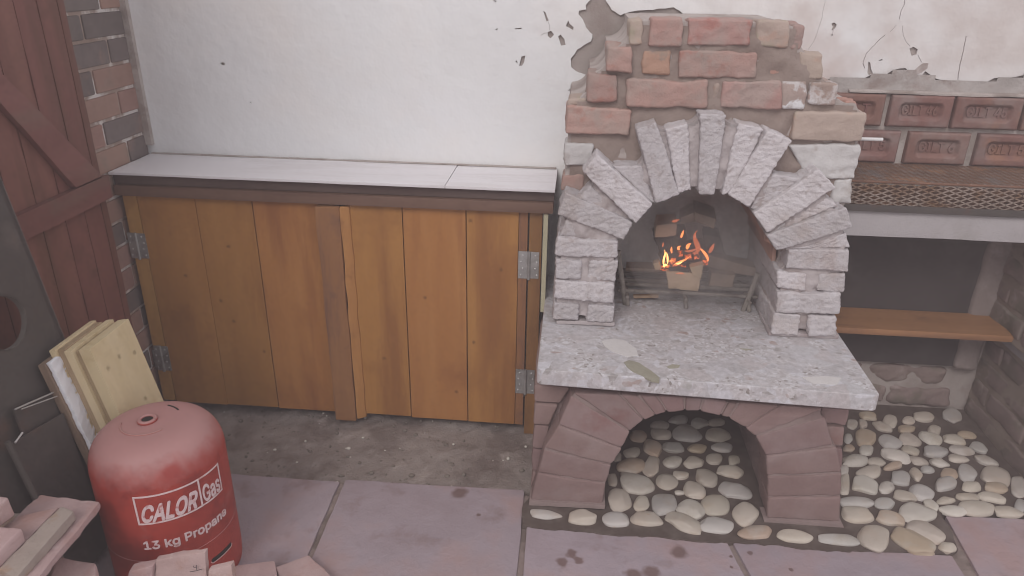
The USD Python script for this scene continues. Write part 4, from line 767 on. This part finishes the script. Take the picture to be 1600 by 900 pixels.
st = thing('steel_sheet', 'tall dark steel sheet with a round hole leaning against the red gate', 'metal sheet', (-1.25, 1.4, 0))
add('sheet', sheet(top), BLACK_STEEL, st, smooth=False)
add('hole_rim', sheet(hole.buffer(.0035).difference(hole.buffer(-.0005)), .0145), look('worn_rim', [(.11, .095, .085), (.15, .13, .115)], scale=20, rand=0), st, smooth=False)
add('edge_strip', sheet(Polygon([(1.615, -.98), (1.632, -.98), (1.632, .40), (1.615, .40)]), .016), look('grey_edge', [(.11, .09, .085), (.16, .135, .125)], scale=8, rand=0), st, smooth=False)
# folded lower sheets with bright worn lips
q1 = [at_x(80, 613, -1.17), at_x(22, 638, -1.17)]
st2 = thing('steel_cabinet_panel', 'low dark steel panel with two bright folded edges behind the stone pile', 'metal panel', (-1.2, 1.35, 0))
def lipped(px_edge, X, zlo, thick, name='panel'):
    a, b = [at_x(px, py, X) for px, py in px_edge]
    add(name, stone([(X, b[1], b[2]), (X, a[1], a[2]), (X + .035, a[1], zlo), (X + .035, b[1], zlo)], thick, (-1, 0, 0), r=.002, res=.1), BLACK_STEEL, st2)
    return a, b
a, b = lipped([(90, 610), (22, 640)], -1.285, .02, .006)
add('bright_lip', tube([a + [.003, 0, .001], b + [.003, 0, .001]], .0022, 8), BRIGHT_EDGE, st2)
add('bright_lip', tube([a + [.012, 0, -.010], b + [.008, 0.012, -.006]], .0016, 8), BRIGHT_EDGE, st2)
a, b = lipped([(100, 645), (20, 692)], -1.262, .02, .006)
add('bright_lip', tube([b + [.004, .03, .008], b + [.006, 0, .001]], .0025, 8), BRIGHT_EDGE, st2)
add('angle_bar', tube([at_x(12, 690, -1.235), at_x(66, 800, -1.20)], .007, 6), look('angle_steel', [(.06, .05, .047), (.085, .07, .065)], scale=12, rand=0), label='thin dark steel bar leaning in front of the low steel panel', category='metal bar')

# ------------------------------------------------------------------ bundle of pine boards leaning beside the gas cylinder
K = .94
lean = np.array([-.205, 0, 1.0]); lean /= np.linalg.norm(lean)
nb = np.array([1.0, 0, .205]); nb /= np.linalg.norm(nb)          # away from the gate
topL = at_y(78, 554, 1.535); topR = at_y(138, 541, 1.535)
wid = np.dot(topR - topL, nb)
labels = ['palest pine board, outermost and widest face of the leaning bundle', 'thin pine board second from the open face of the leaning bundle', 'pine board in the middle of the leaning bundle, knot on its edge', 'tongued pine board second from the gate side of the bundle', 'darkest edged pine board nearest the gate in the leaning bundle']
ths = [.30, .14, .20, .20, .16]; pos = wid
_rr = ray(199, 490); yE = topR[0] * _rr[1] / _rr[0]
y1s = [yE, yE - .004, yE + .006, yE - .010, yE - .002]; y0s = [1.537, 1.544, 1.534, 1.542, 1.536]
base = topL - lean * (topL[2] + .0) / lean[2]
for i, (f_, lab) in enumerate(zip(ths, labels)):
    t = wid * f_ * .965; o = topL + nb * (pos - wid * f_); pos -= wid * f_
    L_ = (o[2] - .012) / lean[2]
    dz = [0, -.005, .003, .006, .010][i]
    me = stone([o + nb * t + alongY * (y0s[i] - o[1]) + lean * dz, o + nb * t + alongY * (y1s[i] - o[1]) + lean * dz, o + nb * t + alongY * (y1s[i] - o[1]) - lean * L_, o + nb * t + alongY * (y0s[i] - o[1]) - lean * L_], t, -nb, r=.0018, rough=.0004, res=.05, seed=500 + i)
    add('pine_board', me, (PINE, PINE_DARK)[i % 2], smooth=40, label=lab, category='board', group='pine boards in the leaning bundle')
fb = thing('insulation_board', 'brown faced board with torn white foam beside the pine boards', 'insulation board', (-1.25, 1.55, 0))
o = at_y(60, 571, 1.50); L_ = (o[2] - .01) / lean[2]
fy = [o + alongY * 0, o + alongY * .20]
add('facing', stone([fy[0] + nb * .017, fy[1] + nb * .017, fy[1] + nb * .017 - lean * L_, fy[0] + nb * .017 - lean * L_], .020, -nb, r=.001, res=.05), PLY, fb)
add('foam', stone([fy[0] + nb * .029 + alongY * .006, fy[1] + nb * .029, fy[1] + nb * .029 - lean * L_, fy[0] + nb * .029 - lean * L_ + alongY * .006], .0115, -nb, r=.002, rough=.005, freq=90, res=.006, seed=9, maxn=80, big=.001), FOAM, fb)

# ------------------------------------------------------------------ gas cylinder
CX, CY, CR, CH = -1.008, 1.463, .158, .462
gc = thing('gas_cylinder', 'dusty red propane gas cylinder standing in front of the leaning boards', 'gas cylinder', (CX, CY, 0))
prof = [(.146, .0), (.1555, .002), (.1570, .02), (CR, .04), (CR, .355)]
for t in np.linspace(.05, 1, 22):
    a = t * math.pi / 2; prof.append((.040 + (CR - .040) * math.cos(a) ** .62, .355 + (CH - .362) * math.sin(a) ** .95))
prof += [(.036, CH - .007), (.030, CH - .0065), (.020, CH - .006)]
prof_ = [(r_, z_) for r_, z_ in prof if z_ > .356][::-1]
zdome = lambda r_: float(np.interp(r_, [p[0] for p in prof_], [p[1] for p in prof_]))
VX, VY = CX - .014, CY + .004
prof = np.array([(max(r_, .0), z_) for r_, z_ in prof])
me = trimesh.creation.revolve(np.vstack([prof, [(0, CH - .006)]]), sections=96); me.apply_translation((CX, CY, 0))
add('body', me, RED_PAINT, gc, smooth=50)
def torus(R_, r_, z, n=40, squash=1):
    th = np.linspace(0, 2 * math.pi, n + 1); return tube(np.c_[(VX if R_ < .1 else CX) + R_ * np.cos(th), (VY if R_ < .1 else CY) + R_ * np.sin(th), th * 0 + z], r_, 8)
add('valve_ring', torus(.0185, .0055, CH - .003), RED_PAINT, gc, smooth=True)
c = trimesh.creation.cylinder(radius=.0135, height=.004, sections=24); c.apply_translation((VX, VY, CH - .004)); add('valve_hole', c, BLACK, gc)
th = np.linspace(math.radians(195), math.radians(330), 24)
add('collar_ridge', tube(np.c_[VX + .062 * np.cos(th), VY + .062 * np.sin(th), [zdome(math.hypot(VX + .062 * math.cos(a) - CX, VY + .062 * math.sin(a) - CY)) for a in th]], .0026, 6), RED_PAINT, gc, smooth=True)
th = np.linspace(math.radians(48), math.radians(80), 12)
add('collar_slot', tube(np.c_[VX + .075 * np.cos(th), VY + .075 * np.sin(th), [zdome(math.hypot(VX + .075 * math.cos(a) - CX, VY + .075 * math.sin(a) - CY)) for a in th]], .0022, 6), BLACK, gc, smooth=True)
add('weld_seam', torus(CR - .0006, .0016, .155, 64), RED_PAINT, gc, smooth=True)
def cyl_hit(px, py):
    d = ray(px, py); ox, oy = -CX, -CY
    a = d[0] ** 2 + d[1] ** 2; b = 2 * (d[0] * ox + d[1] * oy); c_ = ox * ox + oy * oy - CR ** 2
    disc = b * b - 4 * a * c_; t = (-b - math.sqrt(max(disc, 0))) / (2 * a); p = EYE + d * t
    return math.atan2(p[1] - CY, p[0] - CX), p[2]
def wrap(me, th0, zz, R_=CR):
    me = me.copy()
    v, f = trimesh.remesh.subdivide_to_size(me.vertices, me.faces, .012)
    a = th0 + v[:, 0] / R_; rr = R_ + v[:, 2]
    out = trimesh.Trimesh(np.c_[CX + rr * np.cos(a), CY + rr * np.sin(a), zz + v[:, 1]], f, process=False)
    return out
def fit_text(text, pa, pb, hgt, bold, shear=0.0, sy=1.0):
    (ta, za), (tb, zb_) = cyl_hit(*pa), cyl_hit(*pb)
    t = meshkit.text_mesh(text, hgt, .0011, bold=bold); v = t.vertices.copy(); x0, x1 = v[:, 0].min(), v[:, 0].max()
    k = (tb - ta) * CR / (x1 - x0); v[:, 0] = (v[:, 0] - x0) * k + shear * v[:, 1]; t.vertices = v
    return wrap(t, ta, (za + zb_) / 2)
(tA, zA), (tB, zB) = cyl_hit(208, 783), cyl_hit(218, 826); (tC, zC), (tD, zD) = cyl_hit(337, 719), cyl_hit(348, 757)
t0, t1 = (tA + tB) / 2, min(tC, tD) if abs(tC - tD) > .1 else (tC + tD) / 2
zt_, zb_ = (zA + zC) / 2, (zB + zD) / 2
W_ = (t1 - t0) * CR; Hh = zt_ - zb_; lw = .0042
tdv = (cyl_hit(308, 751)[0] + cyl_hit(317, 788)[0]) / 2; xd = (tdv - t0) * CR
frame = sbox(0, 0, W_, Hh).difference(unary_union([sbox(lw, lw, xd - lw / 2, Hh - lw), sbox(xd + lw / 2, lw, W_ - lw, Hh - lw)]))
add('logo_frame', wrap(trimesh.creation.extrude_polygon(frame, .0011, engine='earcut'), t0, zb_), PRINT, gc, smooth=False)
zt_txt = zb_ + lw + .005
def on_band(text, x0, x1, z, hgt, bold, shear=0, fat=0):
    t = meshkit.text_mesh(text, hgt, .0011, bold=bold)
    if fat:                                                   # heavier strokes: union of shifted copies
        t = trimesh.util.concatenate([t] + [t.copy().apply_translation((dx_ * fat, dz_ * fat, .0001 * (1 + k))) for k, (dx_, dz_) in enumerate(((1, 0), (-1, 0), (0, .7), (0, -.7)))])
    v = t.vertices.copy(); a, b = v[:, 0].min(), v[:, 0].max()
    v[:, 0] = x0 + (v[:, 0] - a) * (x1 - x0) / (b - a) + shear * v[:, 1]; t.vertices = v
    return wrap(t, t0, z)
add('lettering', on_band('CALOR', .007, xd - .014, zb_ + .0085, Hh * .55, True, .24, fat=.0016), PRINT, gc, smooth=False)
add('lettering', on_band('Gas', xd + .006, W_ - .008, zb_ + .0085, Hh * .55, True, 0, fat=.0003), PRINT, gc, smooth=False)
tt0, zz0 = cyl_hit(226, 858); tt1, zz1 = cyl_hit(353, 801)
add('lettering', on_band('13 kg Propane', (tt0 - t0) * CR, (tt1 - t0) * CR, (zz0 + zz1) / 2 - .001, .0235, True, 0, fat=.0004), PRINT, gc, smooth=False)
(ts0, zs0), (ts1, zs1_) = cyl_hit(334, 876), cyl_hit(359, 850)
slot = LineString([(0, 0), ((ts1 - ts0) * CR, 0)]).buffer(.006)
add('foot_slot', wrap(trimesh.creation.extrude_polygon(slot, .0012, engine='earcut'), ts0, (zs0 + zs1_) / 2, CR - .0004), BLACK, gc, smooth=False)
lip = slot.buffer(.0022).difference(slot).intersection(sbox(-1, -1, 1, -.001))
add('slot_lip', wrap(trimesh.creation.extrude_polygon(lip, .0022, engine='earcut'), ts0, (zs0 + zs1_) / 2, CR - .0004), look('worn_lip', [(.52, .33, .30), (.6, .42, .39)], rand=0), gc, smooth=False)

# ------------------------------------------------------------------ broken stones in the foreground
def rock(name, px, Z, th, mat, label, seed, rough=.004, big=.006, cat='stone', res=.014, group='broken sandstone in the foreground'):
    q = [at_z(x, y, Z) if not isinstance(Z, (list, tuple)) else at_z(x, y, Z[i]) for i, (x, y) in enumerate(px)]
    add(name, stone(q, th, (0, 0, -1), r=.006, rough=rough, freq=45, res=res, seed=seed, big=big, maxn=36), mat, smooth=40, label=label, category=cat, group=group)
rock('stone_slab', [(62, 772), (157, 783), (58, 905), (-70, 890)], .355, .020, SLAB_ROUGH, 'large flat broken sandstone slab beside the gas cylinder, its right edge overhanging', 801, .003, .0015)
rock('stone_bar', [(96, 790), (117, 797), (24, 905), (-6, 888)], [.385, .385, .375, .375], .026, SLAB_GREY, 'narrow grey brown stone bar lying diagonally on the broken slab', 802, .003, .0012)
rock('stone_wedge', [(28, 805), (94, 790), (-6, 892), (-50, 860)], [.372, .380, .370, .370], .014, SLAB_ROUGH, 'flat pink stone piece lying under the narrow grey brown bar', 806, .002, .0008)
rock('stone_block', [(-40, 772), (14, 776), (-50, 830), (-90, 815)], .44, .05, SLAB_ROUGH, 'thick squared sandstone block on top of the pile at the left edge', 803, .004, .004)
rock('stone_piece', [(-20, 822), (38, 826), (-12, 878), (-80, 862)], [.412, .408, .40, .40], .035, SLAB_ROUGH, 'rough dark pink stone piece in front of the thick squared block', 804, .005, .004)
rock('stone_chunk', [(84, 866), (150, 880), (150, 940), (70, 930)], .25, .06, SLAB_ROUGH, 'rounded sandstone chunk under the overhanging right edge of the large slab', 805, .004, .006)
rock('stone_support', [(-30, 800), (70, 800), (50, 880), (-60, 870)], .323, .10, SLAB_GREY, 'dark stone directly under the large broken slab', 807, .006, .006, res=.025)
rock('stone_support', [(-30, 790), (90, 800), (90, 930), (-60, 920)], .19, .19, SLAB_GREY, 'lowest dark stone of the pile standing on the paving', 808, .006, .006, res=.03)
# small stones in front of the cylinder
YS = 1.262
def front_stone(px, Y, depth, mat, label, seed, rough=.003, big=.003):
    q = [at_y(x, y, Y) for x, y in px]
    add('broken_stone', stone(q, depth, (0, 1, .06), r=.004, rough=rough, freq=40, res=.010, seed=seed, big=big, maxn=30), mat, smooth=40, label=label, category='stone', group='broken stones before the gas cylinder')
front_stone([(243, 876), (321, 862), (324, 912), (241, 922)], 1.245, .016, SLAB_ROUGH, 'upright sandstone offcut with a pencil mark before the gas cylinder', 811)
front_stone([(200, 894), (239, 884), (241, 940), (196, 940)], 1.235, .025, SLAB_ROUGH, 'low rough stone left of the pencil marked offcut', 812)
front_stone([(325, 892), (362, 882), (368, 930), (326, 935)], 1.240, .018, SLAB_ROUGH, 'low rough stone right of the pencil marked offcut', 813)
rock('broken_stone', [(366, 882), (428, 874), (436, 915), (368, 920)], .03, .03, SLAB_ROUGH, 'flat pink stone lying on the paving near the bottom edge', 814, .003, .003)
rock('broken_stone', [(430, 886), (482, 866), (530, 912), (450, 930)], .03, .03, SLAB_ROUGH, 'flat diamond shaped pink stone at the bottom edge of the paving', 815, .003, .003)
pm = [at_y(x, y, 1.2422) for x, y in [(304, 879), (305, 882), (307, 881), (308, 879)]]
add('pencil_mark', [tube([at_y(297, 893.5, 1.2405), at_y(305, 892, 1.2405), at_y(315, 889.5, 1.2405)], .0008, 5), tube([at_y(302, 884, 1.2405), at_y(303, 887, 1.2405), at_y(307, 886, 1.2405)], .0008, 5), tube([at_y(307, 883, 1.2405), at_y(307, 890, 1.2405)], .0008, 5)], PENCIL, label='small pencil mark on the upright sandstone offcut', category='mark')

# ------------------------------------------------------------------ thin smoke from the fire hanging in the yard
SMOKE = usdkit.material(stage, '/World/Looks/smoke_look', {'g': ('geometry', {}), 'mp': ('mapping', {'scale': (1, 1, .55)}), 'n': ('noise_texture', {'scale': 9.0, 'detail': 4.0, 'distortion': .8}), 'r': ('map_range', {'from_min': .40, 'from_max': .72, 'to_min': .3, 'to_max': 2.6, 'clamp': True}),
    'v': ('principled_volume', {'color': (.98, .88, .87), 'anisotropy': .0})}, [('g.position', 'mp.vector'), ('mp.vector', 'n.vector'), ('n.fac', 'r.value'), ('r.result', 'v.density')], volume='v.volume')
sp_ = trimesh.creation.icosphere(subdivisions=3); sp_.vertices = sp_.vertices * [.235, .235, .215] + [.41, 2.22, .715]
add('smoke', sp_, SMOKE, kind='stuff', smooth=True, label='grey smoke filling the arched fire opening', category='smoke')
HAZE = usdkit.material(stage, '/World/Looks/haze_look', {'v': ('principled_volume', {'color': (.985, .85, .865), 'density': .046, 'anisotropy': .2})}, [], volume='v.volume')
add('haze', bx(-5.2, 5.2, -4.2, 5.2, -1.3, 2.95, r=.001, res=20), HAZE, kind='stuff', smooth=False, label='thin grey wood smoke hanging in the whole yard', category='smoke')
